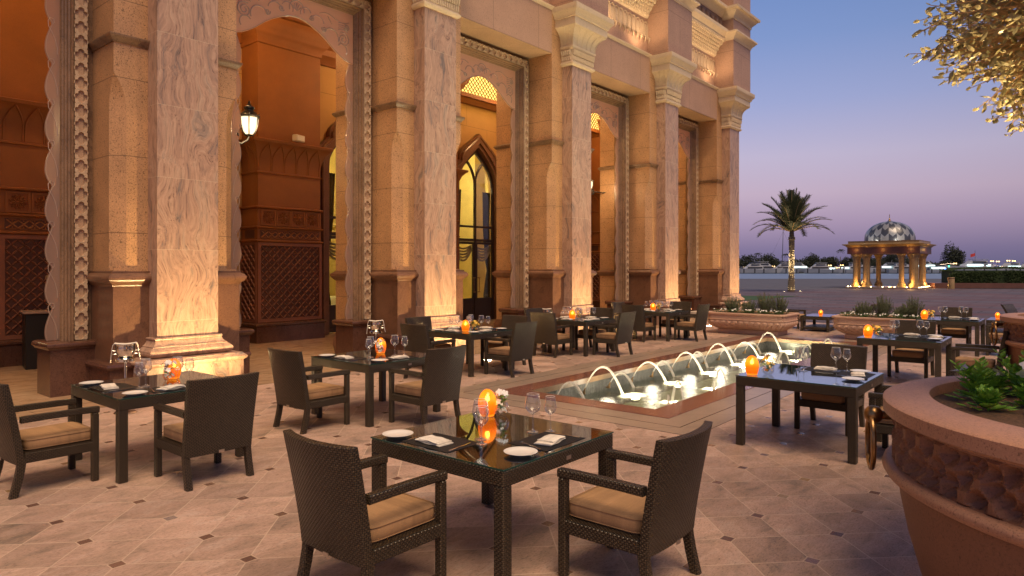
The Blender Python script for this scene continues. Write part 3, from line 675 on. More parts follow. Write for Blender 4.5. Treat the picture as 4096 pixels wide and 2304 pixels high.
for k in range(5):
    xa, xb = edges[k], edges[k+1]; xc = (xa+xb)/2; W_ = (xb-xa)/2
    oo, st0, st1, gi = W_-.93, W_-1.03, W_-1.20, W_-1.33     # outer edge, strip, strip inner, glass
    zt = 7.52
    m = MB()
    prof = [(0,11.50),(.10,11.50),(.10,11.47),(.11,11.46),(.115,11.49)]          # (inset from outer edge, y)
    full = [(0,11.52),(.09,11.52),(.092,11.47),(.10,11.46),(.27,11.462),(.275,11.44),(.29,11.43),(.305,11.45),(.31,11.50),(.33,11.51),(.335,11.56),(.355,11.57),(.365,11.60),(.385,11.61),(.40,11.64),(.40,11.80)]
    path = lambda t: [(xc-oo+t, .79), (xc-oo+t, zt-t), (xc+oo-t, zt-t), (xc+oo-t, .79)]
    vs = []; fs = []; npf = len(full)
    for t, y in full: vs += [(x, y, z) for x, z in path(t)]
    for i in range(npf-1):
        for j in range(3): fs.append((i*4+j, i*4+j+1, (i+1)*4+j+1, (i+1)*4+j))
    m.add(vs, fs); fr = B(m, 'opening_frame', 'mould', sharp=25)
    m = MB(); pz = .205; hw = .083                                              # pierced quatrefoil strip
    nz = int((zt-.1-.8)/pz); 
    for i in range(nz):
        z = .8 + pz*(i+.5)*((zt-.11-.8)/(nz*pz))
        for sx in (-1, 1):
            if k == 0 and sx < 0: continue
            m.ring(squareish(xc+sx*(oo-.185), z, hw, pz*.5), quatre(xc+sx*(oo-.185), z, .092), 11.425, 11.458)
            for s2 in (-1, 1): m.box(xc+sx*(oo-.185)+s2*.083-.004, xc+sx*(oo-.185)+s2*.083+.004, 11.42, 11.46, z-.03, z+.03) if False else None
    nx = int(2*(oo-.1)/pz)
    for i in range(nx):
        x = xc-oo+.1 + 2*(oo-.1)*(i+.5)/nx
        m.ring(squareish(x, zt-.185, (oo-.1)/nx, hw), quatre(x, zt-.185, .092), 11.425, 11.458)
    B(m, 'quatrefoil_strip', 'carved', fr, smooth=False)
    m = MB().box(xc-oo+.10, xc+oo-.10, 11.459, 11.4615, zt-.27, zt-.10)
    for sx in (-1, 1): m.box(min(xc+sx*(oo-.10), xc+sx*(oo-.27)), max(xc+sx*(oo-.10), xc+sx*(oo-.27)), 11.459, 11.4615, .80, zt-.27)
    B(m, 'strip_backing', 'soffit', fr, smooth=False)
    for sx in (-1, 1):
        if k == 0 and sx < 0: continue
        xo = xc+sx*oo; xi = xc+sx*(oo-.60); a_, b_ = min(xo, xi), max(xo, xi)
        m = MB().box(a_, b_, 11.37, 11.95, 0, .70); m.rect([(0,.68),(.02,.68),(.03,.70),(.055,.72),(.06,.74),(.055,.765),(.03,.785),(0,.79)], a_, b_, 11.37, 12.01)
        B(m, 'frame_pedestal', 'plinth', fr, sharp=30)
    # frosted glass head
    top = 7.12; pts = [(xc-x, z) for x, z in HEADL] + [(xc+x, z) for x, z in HEADL[::-1][1:]]
    m = MB(); n_ = len(pts); m.ring([(x, top) for x, z in pts] + [(pts[-1][0], pts[-1][1]-.002), (pts[0][0], pts[0][1]-.002)][0:0], [(x, z) for x, z in pts], 11.64, 11.66) if False else None
    vs = [(x, y, z) for y in (11.64, 11.665) for x, z in pts] + [(x, y, top) for y in (11.64, 11.665) for x, z in pts]
    m.add(vs, [(i, i+1, 2*n_+i+1, 2*n_+i) for i in range(n_-1)] + [(n_+i, 3*n_+i, 3*n_+i+1, n_+i+1) for i in range(n_-1)] + [(i, n_+i, n_+i+1, i+1) for i in range(n_-1)])
    gh = B(m, 'frosted_glass_head', 'frost', sharp=60)
    m = MB(); Y_ = 11.634
    def line(p2, r_=.011): m.tube([(x, Y_, z) for x, z in p2], r_, 5, flat=1)
    line([(x, z+.012) for x, z in pts], .007)
    for sx in (-1, 1):
        for (cxx, czz, ra, a0_, a1_) in ((.20, 6.83, .12, 200, 20), (.46, 6.72, .15, 170, 10), (.78, 6.52, .18, 160, -20), (1.05, 6.33, .12, 140, -40)):
            line([(xc+sx*(cxx+ra*math.cos(R(a0_+(a1_-a0_)*j/10))), czz+ra*math.sin(R(a0_+(a1_-a0_)*j/10))) for j in range(11)])
        line([(xc+sx*x, z) for x, z in spiral(.33, 6.79, .06, 1.4, R(200), 1)])
        line([(xc+sx*x, z) for x, z in spiral(1.08, 6.55, .15, 2.1, R(120), -1)]); line([(xc+sx*x, z) for x, z in spiral(1.16, 6.82, .07, 1.7, R(200), 1)])
        line([(xc+sx*x, z) for x, z in spiral(.62, 6.64, .06, 1.4, R(160), 1)])
        for q in range(4): line([(xc+sx*(1.06+.13*math.cos(R(a)))+0, 6.70+.045*q+.05*math.sin(R(a))) for a in range(20, 170, 25)], .008)
        line([(xc+sx*(.5+.08*j), 6.93+.05*math.sin(j*.7)) for j in range(10)], .008)
        line([(xc+sx*(.70+.02*j), 6.93-.03*j+.01*(j % 2)) for j in range(6)], .008)
    for q in range(5):
        a = R(90 + (q-2)*28); line([(xc, 6.83), (xc+.05*math.cos(a)+.02*math.cos(a+1), 6.83+.06*math.sin(a)), (xc+.11*math.cos(a), 6.85+.13*math.sin(a))], .009)
    line([(xc+.16*math.cos(R(a)), 6.86+.17*math.sin(R(a))) for a in range(-10, 195, 12)])
    B(m, 'etched_scrollwork', 'etch', gh)
    for sx in (-1, 1):                 # scalloped side strips
        if k == 0 and sx < 0: continue
        n_ = 150; z0, z1 = .80, 6.09; per = .60; e_ = []
        for i in range(n_+1):
            z = z0 + (z1-z0)*i/n_; f = ((z-z0+.12)/per) % 1.0
            off = .095 + .095*math.sin(math.pi*min(1, f**.75))**1.0
            e_.append((xc+sx*(gi-off), z))
        xo = xc+sx*gi; vs = [(x, y, z) for y in (11.64, 11.665) for x, z in e_] + [(xo, y, z) for y in (11.64, 11.665) for x, z in e_]; q = n_+1
        m = MB().add(vs, [(i, i+1, 2*q+i+1, 2*q+i) for i in range(n_)] + [(q+i, 3*q+i, 3*q+i+1, q+i+1) for i in range(n_)] + [(i, q+i, q+i+1, i+1) for i in range(n_)])
        gs = B(m, 'scalloped_glass_strip', 'froststrip', sharp=60)
        m = MB(); m.tube([(x+sx*.012, 11.636, z) for x, z in e_], .004, 5)
        zz = z0
        while zz < z1-.5:
            m.tube([(xc+sx*(gi-off_), 11.635, zz+dz) for off_, dz in ((.03,.02),(.035,.12),(.06,.24),(.10,.34),(.145,.42),(.15,.50),(.12,.55),(.08,.54),(.07,.49),(.095,.46))], .006, 5); zz += per
        B(m, 'etched_scrollwork', 'etch', gs)

# ---- gallery behind the arches
for cx in CX:
    m = MB().box(cx-1.17, cx+1.17, 11.80, 12.45, 0, 8.4); ip = B(m, 'inner_pier', 'pier', smooth=False)
    for zc, h, o_ in ((1.60, .2, .09), (5.14, .12, .06), (.0, .45, .05)):
        m = MB(); m.loft([[(cx-1.17-o, 11.81, z), (cx+1.17+o, 11.81, z), (cx+1.17+o, 12.45+o, z), (cx-1.17-o, 12.45+o, z)] for o, z in ((.01, zc), (o_*.4, zc+h*.1), (o_, zc+h*.45), (o_, zc+h*.7), (o_*.3, zc+h*.9), (.01, zc+h))])
        B(m, 'pier_moulding', 'dado' if zc != 5.14 else 'mould', ip)
m = MB().box(-3, 26, 12.25, 16.9, 8.5, 8.6); B(m, 'gallery_ceiling', 'gwall', smooth=False)
m = MB().run([(16.45,7.55),(16.30,7.55),(16.24,7.65),(16.1,7.75),(16.05,7.9),(15.9,8.0),(15.85,8.2),(15.7,8.3),(15.7,8.49),(16.45,8.49)], -3, 26); B(m, 'gallery_cornice', 'brown')
m = MB().run([(12.25,7.55),(12.40,7.55),(12.5,7.7),(12.7,7.9),(12.9,8.1),(12.9,8.3),(13.1,8.4),(13.1,8.49),(12.25,8.49)], -3, 26); B(m, 'gallery_cornice', 'brown')
IP = [4.60, 9.83, 15.06, 20.29, 25.52]; WC = [(a+b_)/2 for a, b_ in zip(IP, IP[1:])] ; WC = [IP[0]-2.615] + WC
def vesica(mb, x0, z0, x1, z1, y, wd, t=.022, ax='x', other=0):
    """a flat petal lying between two lattice nodes"""
    L = math.hypot(x1-x0, z1-z0); ux, uz = (x1-x0)/L, (z1-z0)/L; pts = []
    prof = [(0,.10),(.25,.8),(.5,1),(.75,.8),(1,.10)]
    up = [(x0+ux*L*s_-uz*wd*w_, z0+uz*L*s_+ux*wd*w_) for s_, w_ in prof]; dn = [(x0+ux*L*s_+uz*wd*w_, z0+uz*L*s_-ux*wd*w_) for s_, w_ in prof]
    mid = [(x0+ux*L*s_, z0+uz*L*s_) for s_, w_ in prof]
    def P3(p, d): return (p[0], y-d, p[1]) if ax == 'x' else (other-d, p[0], p[1])
    vs = [P3(p, 0) for p in up] + [P3(p, t) for p in mid] + [P3(p, 0) for p in dn]
    mb.add(vs, [(i, i+1, 6+i, 5+i) for i in range(4)] + [(5+i, 6+i, 11+i, 10+i) for i in range(4)])
def lattice(mb, a0, a1, z0, z1, y, step, ax='x', other=0):
    na = max(1, round((a1-a0)/step)); nz_ = max(1, round((z1-z0)/step)); sa = (a1-a0)/na; sz_ = (z1-z0)/nz_
    for i in range(na):
        for j in range(nz_):
            A = (a0+i*sa, z0+j*sz_); Bq = (a0+(i+1)*sa, z0+(j+1)*sz_); Cm = ((A[0]+Bq[0])/2, (A[1]+Bq[1])/2)
            for q in (A, Bq, (A[0], Bq[1]), (Bq[0], A[1])): vesica(mb, q[0], q[1], Cm[0], Cm[1], y, step*.10, .03, ax, other)
for pi_, px in enumerate(IP):
    y0 = 15.6; m = MB().rect([(.06,0),(.06,.40),(.09,.42),(.09,.46),(.06,.49),(0,.51)], px-.92, px+.92, y0, 16.45); gp = B(m, 'gallery_pier_plinth', 'plinth')
    m = MB().box(px-.90, px+.90, y0+.03, 16.45, .5, 8.0); body = B(m, 'gallery_pier', 'brown', gp, smooth=False)
    m = MB().box(px-.85, px+.85, y0+.018, y0+.03, .58, 2.44); m.box(px-.915, px-.90, y0+.10, 16.40, .58, 2.44); B(m, 'lattice_backing', 'lattice_back', gp, smooth=False)
    m = MB()
    for a, b_, c_, d_ in ((px-.92, px-.84, .51, 2.50), (px+.84, px+.92, .51, 2.50), (px-.84, px+.84, .51, .59), (px-.84, px+.84, 2.42, 2.50)): m.box(a, b_, y0-.02, y0+.06, c_, d_)
    for a, b_, c_, d_ in ((y0+.06, y0+.12, .51, 2.50), (16.36, 16.44, .51, 2.50), (y0+.12, 16.36, .51, .58), (y0+.12, 16.36, 2.43, 2.50)): m.box(px-.935, px-.90, a, b_, c_, d_)
    lattice(m, px-.84, px+.84, .59, 2.42, y0+.017, .21)
    lattice(m, y0+.12, 16.36, .58, 2.43, 0, .21, 'y', px-.916)
    B(m, 'lattice_panel', 'lattice', gp, smooth=False)
    m = MB()
    for zc in (2.50, 2.84, 3.34): m.rect([(0,zc),(.03,zc+.01),(.055,zc+.03),(.055,zc+.055),(.02,zc+.07),(0,zc+.075)], px-.91, px+.91, y0+.02, 16.45)
    m.rect([(0,2.57),(.005,2.575),(.005,2.835),(0,2.84)], px-.91, px+.91, y0+.02, 16.45); m.rect([(0,2.915),(.012,2.92),(.012,3.33),(0,3.34)], px-.905, px+.905, y0+.02, 16.45)
    m.rect([(0,4.22),(.03,4.24),(.03,4.27),(0,4.28)], px-.90, px+.90, y0+.03, 16.45); B(m, 'band_moulding', 'brown', gp)
    m = MB().box(px-.84, px+.84, y0+.006, y0+.0148, 2.60, 2.81); m.box(px-.918, px-.9155, y0+.16, 16.2, 2.60, 2.81); B(m, 'interlace_ground', 'lattice_back', gp, smooth=False)
    m = MB()             # interlaced strapwork
    n_ = 9; sw = 1.62/n_
    for i in range(n_):
        x = px-.81+sw*i
        for a, b_ in (((0,.0),(1,1)),((0,1),(1,0))):
            xa_, za_, xb_, zb_ = x+a[0]*sw, 2.625+a[1]*.16, x+b_[0]*sw, 2.625+b_[1]*.16
            m.loft([[(xx, yy, zz) for xx, yy, zz in ((xq-.012, y0-.008, zq-.012), (xq+.012, y0-.008, zq-.012), (xq+.012, y0-.008, zq+.012), (xq-.012, y0-.008, zq+.012))][:2] + [(xq+.012, y0+.008, zq+.012), (xq-.012, y0+.008, zq+.012)] for xq, zq in ((xa_, za_), (xb_, zb_))])
        m.box(x+sw*.16, x+sw*.84, y0-.008, y0+.008, 2.785, 2.803); m.box(x+sw*.16, x+sw*.84, y0-.008, y0+.008, 2.607, 2.625)
        m.box(x+sw*.5-.011, x+sw*.5+.011, y0-.006, y0+.008, 2.607, 2.66); m.box(x+sw*.5-.011, x+sw*.5+.011, y0-.006, y0+.008, 2.75, 2.803)
    B(m, 'interlace_strapwork', 'brown', gp, smooth=False)
    m = MB()             # square rosette tiles
    for i in range(4):
        cx_ = px-.84+.42*(i+.5); cz_ = 3.125
        m.ring(squareish(cx_, cz_, .205, .20, 24), squareish(cx_, cz_, .165, .165, 24), y0-.012, y0+.01)
        for q in range(12):
            a = 2*math.pi*q/12
            vesica(m, cx_+.03*math.cos(a), cz_+.03*math.sin(a), cx_+.095*math.cos(a), cz_+.095*math.sin(a), y0+.006, .016, .02)
            for d_ in (-1, 1): vesica(m, cx_+.09*math.cos(a), cz_+.09*math.sin(a), cx_+.15*math.cos(a+d_*.26), cz_+.15*math.sin(a+d_*.26), y0+.006, .010, .018)
    B(m, 'rosette_panels', 'brown', gp, smooth=False)
    m = MB()             # flaring corbel crown with pointed niches
    fl = [(0,4.28),(.01,4.5),(.04,4.68),(.10,4.84),(.20,4.96),(.24,4.98),(.26,5.04),(.22,5.06),(0,5.08)]
    m.rect(fl, px-.90, px+.90, y0+.03, 16.45); cw = B(m, 'corbel_crown', 'brown', gp, sharp=25)
    m = MB(); prf = lambda s_: (s_**2.6*.20, 4.30+.66*s_)
    nn = 5
    for face in ('f', 'l'):
        w0, w1 = (px-.88, px+.88) if face == 'f' else (y0+.1, 16.4); n_ = nn if face == 'f' else 2
        for i in range(n_):
            a, b_ = w0+(w1-w0)*i/n_, w0+(w1-w0)*(i+1)/n_; mid = (a+b_)/2; hw_ = (b_-a)/2-.02
            for sg in (-1, 1):
                pts = []
                for j in range(13):
                    s_ = j/12; wv = hw_ if s_ < .45 else hw_*(1-((s_-.45)/.55)**1.7); o, z = prf(s_*.97)
                    q = mid+sg*wv*(1 + (o*.25 if face == 'f' else 0)); pts.append((q, y0+.028-o-.004, z) if face == 'f' else (px-.902-o, q, z))
                m.tube(pts, .016, 5)
    B(m, 'niche_ribs', 'brown', cw)
    m = MB().rect([(0,7.45),(.03,7.47),(.04,7.6),(.10,7.68),(.16,7.74),(.18,7.82),(.26,7.90),(.28,8.0),(.28,8.1),(0,8.12)], px-.90, px+.90, y0+.03, 16.45); B(m, 'pier_cornice', 'brown', gp)
def arch(hw_, z0, zs, za, p=1.9, n=14):
    r_ = [(hw_*(1-(i/n)**p), zs+(za-zs)*i/n) for i in range(n+1)]
    return [(-hw_, z0)] + [(-x, z) for x, z in r_] + [(x, z) for x, z in r_[::-1][1:]] + [(hw_, z0)]
def trefoil(hw_, z0, zs, za, n=14):
    out = []
    for i in range(n+1):
        s_ = i/n; x = hw_*(1-s_**1.9); 
        x += .13*math.exp(-((s_-.18)/.13)**2) - .10*math.exp(-((s_-.42)/.07)**2) + .07*math.exp(-((s_-.62)/.14)**2)
        out.append((max(x, 0) if i < n else 0, zs+(za-zs)*s_))
    return [(-hw_, z0)] + [(-x, z) for x, z in out] + [(x, z) for x, z in out[::-1][1:]] + [(hw_, z0)]
for wi, wx in enumerate(WC):
    m = MB(); A = arch(1.12, 0, 4.75, 6.25); sh = lambda pp: [(x+wx, z) for x, z in pp]
    m.box(wx-2.62, wx-1.12, 16.4, 16.8, 0, 8.5); m.box(wx+1.12, wx+2.62-.012, 16.4, 16.8, 0, 8.5)
    top = [(p[0], p[1]) for p in A[1:-1]]; h_ = len(top)//2
    m.poly(sh([(-1.12, 8.5)] + top[:h_+1] + [(0, 8.5)]), 16.4, 16.8); m.poly(sh([(0, 8.5)] + top[h_:] + [(1.12, 8.5)]), 16.4, 16.8)
    wall = B(m, 'gallery_wall', 'gwall', smooth=False)
    m = MB(); I0 = arch(.98, 0, 4.75, 6.10); I1 = arch(1.08, 0, 4.75, 6.24); I2 = trefoil(1.22, 0, 4.8, 6.45); I3 = trefoil(1.34, 0, 4.8, 6.58)
    m.ring(sh(I1), sh(I0), 16.26, 16.5); m.ring(sh(I2), sh(I1), 16.19, 16.42); m.ring(sh(I3), sh(I2), 16.23, 16.42); m.tube([(x, 16.20, z) for x, z in sh(I2)], .045, 8, cap=False)
    win = B(m, 'arched_window', 'dado', wall, sharp=40)
    m = MB(); F0 = arch(.975, 0, 4.75, 6.09); F1 = arch(.885, .0, 4.75, 5.90)
    m.ring(sh(F0), sh(F1), 16.42, 16.50)
    m.box(wx-.035, wx+.035, 16.41, 16.50, 0, 4.95); m.box(wx-.11, wx-.045, 16.43, 16.50, .02, 2.77); m.box(wx+.045, wx+.11, 16.43, 16.50, .02, 2.77)
    for s_ in (-1, 1):
        m.tube([(wx+s_*x, 16.46, z) for x, z in ((0,4.75),(.03,4.98),(.10,5.18),(.20,5.36),(.32,5.50),(.46,5.62),(.50,5.66))], .048, 6)
        m.tube([(wx+s_*x, 16.46, z) for x, z in ((.885,4.75),(.87,4.98),(.80,5.18),(.70,5.36),(.58,5.50),(.47,5.60))], .040, 6)
        m.box(wx+s_*.50-.40, wx+s_*.50+.40, 16.43, 16.50, .02, .12); m.box(wx+s_*.50-.385, wx+s_*.50+.385, 16.445, 16.48, .12, .70); m.box(wx+s_*.50-.40, wx+s_*.50+.40, 16.435, 16.50, .70, .80)
        m.box(wx+s_*.50-.38, wx+s_*.50+.38, 16.435, 16.50, 2.70, 2.78)
    m.box(wx-.94, wx+.94, 16.425, 16.505, 2.79, 2.89); m.box(wx-.94, wx+.94, 16.43, 16.50, 3.28, 3.35)
    B(m, 'window_frame', 'darkframe', win, smooth=False)
    m = MB().poly(sh(arch(.93, .7, 4.75, 6.0)), 16.47, 16.476); B(m, 'glass_pane', 'pane', win, smooth=False)
    m = MB()
    for s_ in (-1, 1):
        m.tube([(wx+s_*.14, 16.36, 1.02), (wx+s_*.14, 16.36, 1.52)], .014, 8)
        for z in (1.02, 1.52): m.tube([(wx+s_*.08, 16.36, z), (wx+s_*.17, 16.36, z)], .02, 8); m.tube([(wx+s_*.10, 16.36, z), (wx+s_*.10, 16.43, z)], .012, 6)
    B(m, 'door_handle', 'bronze', win)
    # curtains inside
    m = MB()
    for s_ in (-1, 1):
        rings = []
        for z, a, b_ in ((.15, .62, .98), (.9, .66, .98), (1.5, .78, .98), (1.75, .84, .98), (2.2, .74, .98), (3.2, .60, .98), (4.6, .55, .98)):
            rings.append([(wx+s_*(a+(b_-a)*t/16), 16.62+.035*math.sin(t*1.9+z), z) for t in range(17)])
        m.loft(rings, closed=False, cap=False)
    B(m, 'curtain', 'curtain', win, sharp=80)
    m = MB()
    for s_ in (-.5, .5):
        for q in range(5): m.tube([(wx+s_+.42*u/8, 16.57, 2.66-.045*q-(.12+.06*q)*(1-(u/8)**2)) for u in range(-8, 9)], .035, 6)
    B(m, 'swag', 'swag', win)
m = MB().box(-3, 26, 20.6, 20.8, 0, 7); m.box(-3, 26, 16.8, 20.6, -.05, .0); m.box(-3, 26, 16.8, 20.6, 6.9, 7.0)
for px in IP: m.box(px-.3, px+.3, 18.6, 20.6, 0, 6.9)
for z in (3.3, 3.7): m.run([(20.6,z),(20.5,z+.02),(20.48,z+.1),(20.5,z+.14),(20.6,z+.16)], -3, 26)
B(m, 'inner_room', 'room', smooth=False)
for k, wx in enumerate(WC):
    lamp('room_light', 'POINT', (wx+.2, 18.4, 5.2), 130, (1, .84, .46), .25)
for x0, x1 in ((16.0, 19.35), (21.25, 24.5)):
    m = MB().box(x0, x1, 15.62, 15.66, 7.62, 8.48); lp = B(m, 'lit_grille', 'latticeglow', smooth=False)
    m = MB(); lattice(m, x0, x1, 7.62, 8.48, 15.6, .17); m.box(x0, x1, 15.50, 15.66, 7.50, 7.62); B(m, 'grille_lattice', 'brown', lp, smooth=False)
for k in range(5):
    xc = (edges[k]+edges[k+1])/2
    for y, dx in ((14.2, 0),):
        m = MB().lathe([(0,0),(.09,0),(.11,-.02),(.11,0),(.0,.01)], (xc+dx, y, 8.49), 16); B(m, 'downlight', 'lampglass')
        lamp('gallery_light', 'POINT', (xc+dx, y, 7.7), 100, (1, .58, .24), .25)
# in-ground uplights in front of every column
for cx in CX:
    t = thing('ground_uplight', 'round lit uplight set in the paving before a marbled column', 'light', (cx+.12, 9.18, 0), 0, 'in-ground uplights along the facade')
    m = MB().lathe([(.075,.004),(.105,.004),(.105,.012),(.08,.014),(.075,.010)], (cx+.12, 9.18, 0), 24, cap=False); m.build('trim_ring', M['steel'], t, t)
    m = MB().lathe([(0,.004),(.076,.004),(.076,.009),(0,.011)], (cx+.12, 9.18, 0), 20); m.build('lens', M['uplens'], t, t)
    lamp('uplight', 'SPOT', (cx+.12, 9.18, .05), 200, (1, .66, .28), .05, (cx+.02, 10.5, 4.6), size=165, blend=1)
for k in range(1, 5):
    xc = (edges[k]+edges[k+1])/2
    for dx in (-1.0, 1.0): lamp('ledge_light', 'SPOT', (xc+dx, 10.25, 8.75), 45, (1, .68, .38), .08, (xc+dx, 10.75, 10.4), size=150, blend=1)
# ================================================================== furniture
def make_chair():
    t = thing('wicker_armchair', 'x', 'chair')
    def bd(m, name, mat, parent=t, **k): return m.build(name, M[mat], parent, **k)
    for sx in (-1, 1):
        m = MB().cbox(sx*.275-.027, sx*.275+.027, .238, .292, 0, .598, .006); bd(m, 'leg', 'wicker')
        m = MB(); rs = []
        for z, y in ((0, -.335), (.06, -.320), (.14, -.300), (.22, -.285), (.30, -.275)):
            x0, x1 = sx*.275-.027, sx*.275+.027; y0, y1 = y-.03, y+.03; c = .007
            rs.append([(x0+c,y0,z),(x1-c,y0,z),(x1,y0+c,z),(x1,y1-c,z),(x1-c,y1,z),(x0+c,y1,z),(x0,y1-c,z),(x0,y0+c,z)])
        m.loft(rs); bd(m, 'leg', 'wicker')
        m = MB(); rs = []
        for y, z in ((-.285, .625), (-.1, .628), (.15, .628), (.295, .625)):
            x0, x1 = sx*.275-.028, sx*.275+.028; z0, z1 = z-.026, z+.026; c = .007
            rs.append([(x0+c,y,z0),(x1-c,y,z0),(x1,y,z0+c),(x1,y,z1-c),(x1-c,y,z1),(x0+c,y,z1),(x0,y,z1-c),(x0,y,z0+c)])
        m.loft(rs); bd(m, 'armrest', 'wicker')
    m = MB().cbox(-.300, .300, -.262, .290, .268, .352, .007); bd(m, 'seat_frame', 'wicker')
    # back: curved shell
    m = MB(); N, K = 14, 12; outer = []; inner = []
    for j in range(K+1):
        z = .262 + (.935-.262)*j/K; s_ = j/K
        yc = -.285 - .115*s_**1.25
        hw = .302 + .012*s_
        for i in range(N+1):
            u = -1+2*i/N; bow = -.062*(1-u*u)*(.30+.70*s_); outer.append((hw*u, yc-.028+bow, z)); inner.append((hw*u, yc+.028+bow, z))
    q = (N+1)*(K+1); fs = []
    for j in range(K):
        for i in range(N):
            a = j*(N+1)+i; fs.append((a, a+1, a+N+2, a+N+1)); fs.append((q+a, q+a+N+1, q+a+N+2, q+a+1))
    for i in range(N):
        a = K*(N+1)+i; fs.append((a, a+1, q+a+1, q+a)); fs.append((i, q+i, q+i+1, i+1))
    for j in range(K):
        a = j*(N+1); fs.append((a, a+N+1, q+a+N+1, q+a)); b_ = a+N; fs.append((b_, q+b_, q+b_+N+1, b_+N+1))
    m.add(outer+inner, fs); o = bd(m, 'backrest', 'wicker', sharp=50)
    bv = o.modifiers.new('soft', 'BEVEL'); bv.width = .007; bv.segments = 2; bv.limit_method = 'ANGLE'; bv.angle_limit = R(50)
    m = MB().box(-.024, .024, -.3565, -.352, .268, .292); bd(m, 'metal_tag', 'tag', o)
    # cushion
    m = MB(); rs = []
    for z, k in ((.353, .965), (.362, .995), (.40, 1.01), (.436, .995), (.447, .965), (.453, .85), (.457, .5)):
        ring = []
        for i in range(40):
            a = 2*math.pi*i/40; c_, s_ = math.cos(a), math.sin(a)
            x = .242*k*math.copysign(abs(c_)**.22, c_); y = .02 + .262*k*math.copysign(abs(s_)**.22, s_); ring.append((x, y, z + .004*math.sin(a*3)))
        rs.append(ring)
    m.loft(rs); c_ = bd(m, 'seat_cushion', 'cushion', sharp=60)
    m = MB()
    for zz in (.366, .440):
        ring = []
        for i in range(41):
            a = 2*math.pi*i/40; cc, ss = math.cos(a), math.sin(a); ring.append((.2445*math.copysign(abs(cc)**.22, cc), .02+.2645*math.copysign(abs(ss)**.22, ss), zz))
        m.tube(ring, .0028, 5)
    bd(m, 'piping', 'cushion', c_)
    return t
TH_ = .735
def make_table(w_=1.17, d_=1.17, h=TH_, name='wicker_table', shelf=False):
    t = thing(name, 'x', 'table')
    lg = .078
    for sx in (0, 1):
        for sy in (0, 1):
            x0 = 0 if sx == 0 else w_-lg; y0 = 0 if sy == 0 else d_-lg
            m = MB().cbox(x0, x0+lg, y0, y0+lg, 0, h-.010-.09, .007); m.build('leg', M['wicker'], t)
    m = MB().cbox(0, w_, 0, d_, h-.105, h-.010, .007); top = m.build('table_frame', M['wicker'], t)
    m = MB().cbox(-.003, w_+.003, -.003, d_+.003, h-.0075, h, .0015); g = m.build('glass_top', [M['tglass'], M['tedge']], t, smooth=False)
    for p in g.data.polygons: p.material_index = 0 if abs(p.normal.z) > .8 else 1
    if not shelf: m = MB().box(w_*.52, w_*.52+.05, -.0035, -.001, h-.075, h-.05); m.build('metal_tag', M['tag'], top)
    else: m = MB().cbox(.03, w_-.03, .03, d_-.03, .06, .13, .006); m.build('lower_shelf', M['wicker'], t)
    return t
def make_glass(big):
    k = 1.0 if big else .86
    t = thing('wine_glass', 'x', 'glass')
    prof = [(0,.0),(.036,.0015),(.036,.003),(.02,.006),(.006,.012),(.0042,.03),(.0038,.09),(.0055,.100),(.014,.106),(.030,.117),(.0425,.135),(.0445,.150),(.040,.180),(.0335,.212),(.0332,.213)]
    prof = [(r*k*1.12 if i < 8 else r*(1.25 if big else .98), z*(1.23 if big else 1.14)) for i, (r, z) in enumerate(prof)]
    MB().lathe(prof, n=24, cap=False).build('bowl_and_stem', M['wineglass'], t, sharp=70)
    r_, z_ = prof[-1]; MB().tube([(r_*math.cos(a*math.pi/12), r_*math.sin(a*math.pi/12), z_) for a in range(25)], .0012, 4, cap=False).build('rim', M['china'], t)  # opaque white lip, painted highlight along the glass edge
    return t
def make_plate():
    return MB().lathe([(r_*1.2, z_*1.1) for r_, z_ in [(0,.004),(.045,.004),(.05,.0),(.052,.003),(.078,.012),(.086,.016),(.087,.018),(.085,.0185),(.06,.011),(.05,.009),(0,.009)]], n=40).build('side_plate', M['china'], sharp=60)
def make_napkin():
    m = MB()
    for i, (w_, d_, z, a) in enumerate(((.225,.12,.0,0),(.22,.115,.0095,.03),(.175,.11,.019,-.05))):
        rs = []; T = Matrix.Translation((.008*i-(.02 if i == 2 else 0), .004*i, 0)) @ Matrix.Rotation(a, 4, 'Z')
        for j in range(11):
            x = -w_/2 + w_*j/10; zz = z + .0022*math.sin(j*.9+i*2)
            rr = .0042 if 0 < j < 10 else .0025
            rs.append([T @ Vector(p) for p in ((x,-d_/2,zz+.001),(x,-d_/2-.003,zz+.0042),(x,-d_/2,zz+.0078),(x,0,zz+.0092+.001*math.sin(j)),(x,d_/2,zz+.0078),(x,d_/2+.003,zz+.0042),(x,d_/2,zz+.001))])
        m.loft(rs)
    return m.build('folded_napkin', M['napkin'], sharp=70)
def make_knife():
    t = thing('table_knife', 'x', 'knife')
    m = MB().loft([[(-w_/2, y, z0), (w_/2, y, z0), (w_/2, y, z0+.003), (-w_/2, y, z0+.003)] for y, w_, z0 in ((-.115,.010,.001),(-.11,.014,.001),(-.03,.011,.002),(-.01,.009,.002),(0,.009,.002))]); m.build('handle', M['steel'], t)
    m = MB().loft([[(-w_/2+o, y, .002), (w_/2+o, y, .002), (w_/2+o, y, .004), (-w_/2+o, y, .004)] for y, w_, o in ((0,.010,0),(.01,.017,0),(.07,.018,0),(.10,.013,-.002),(.115,.003,-.006))]); m.build('blade', M['steel'], t)
    return t
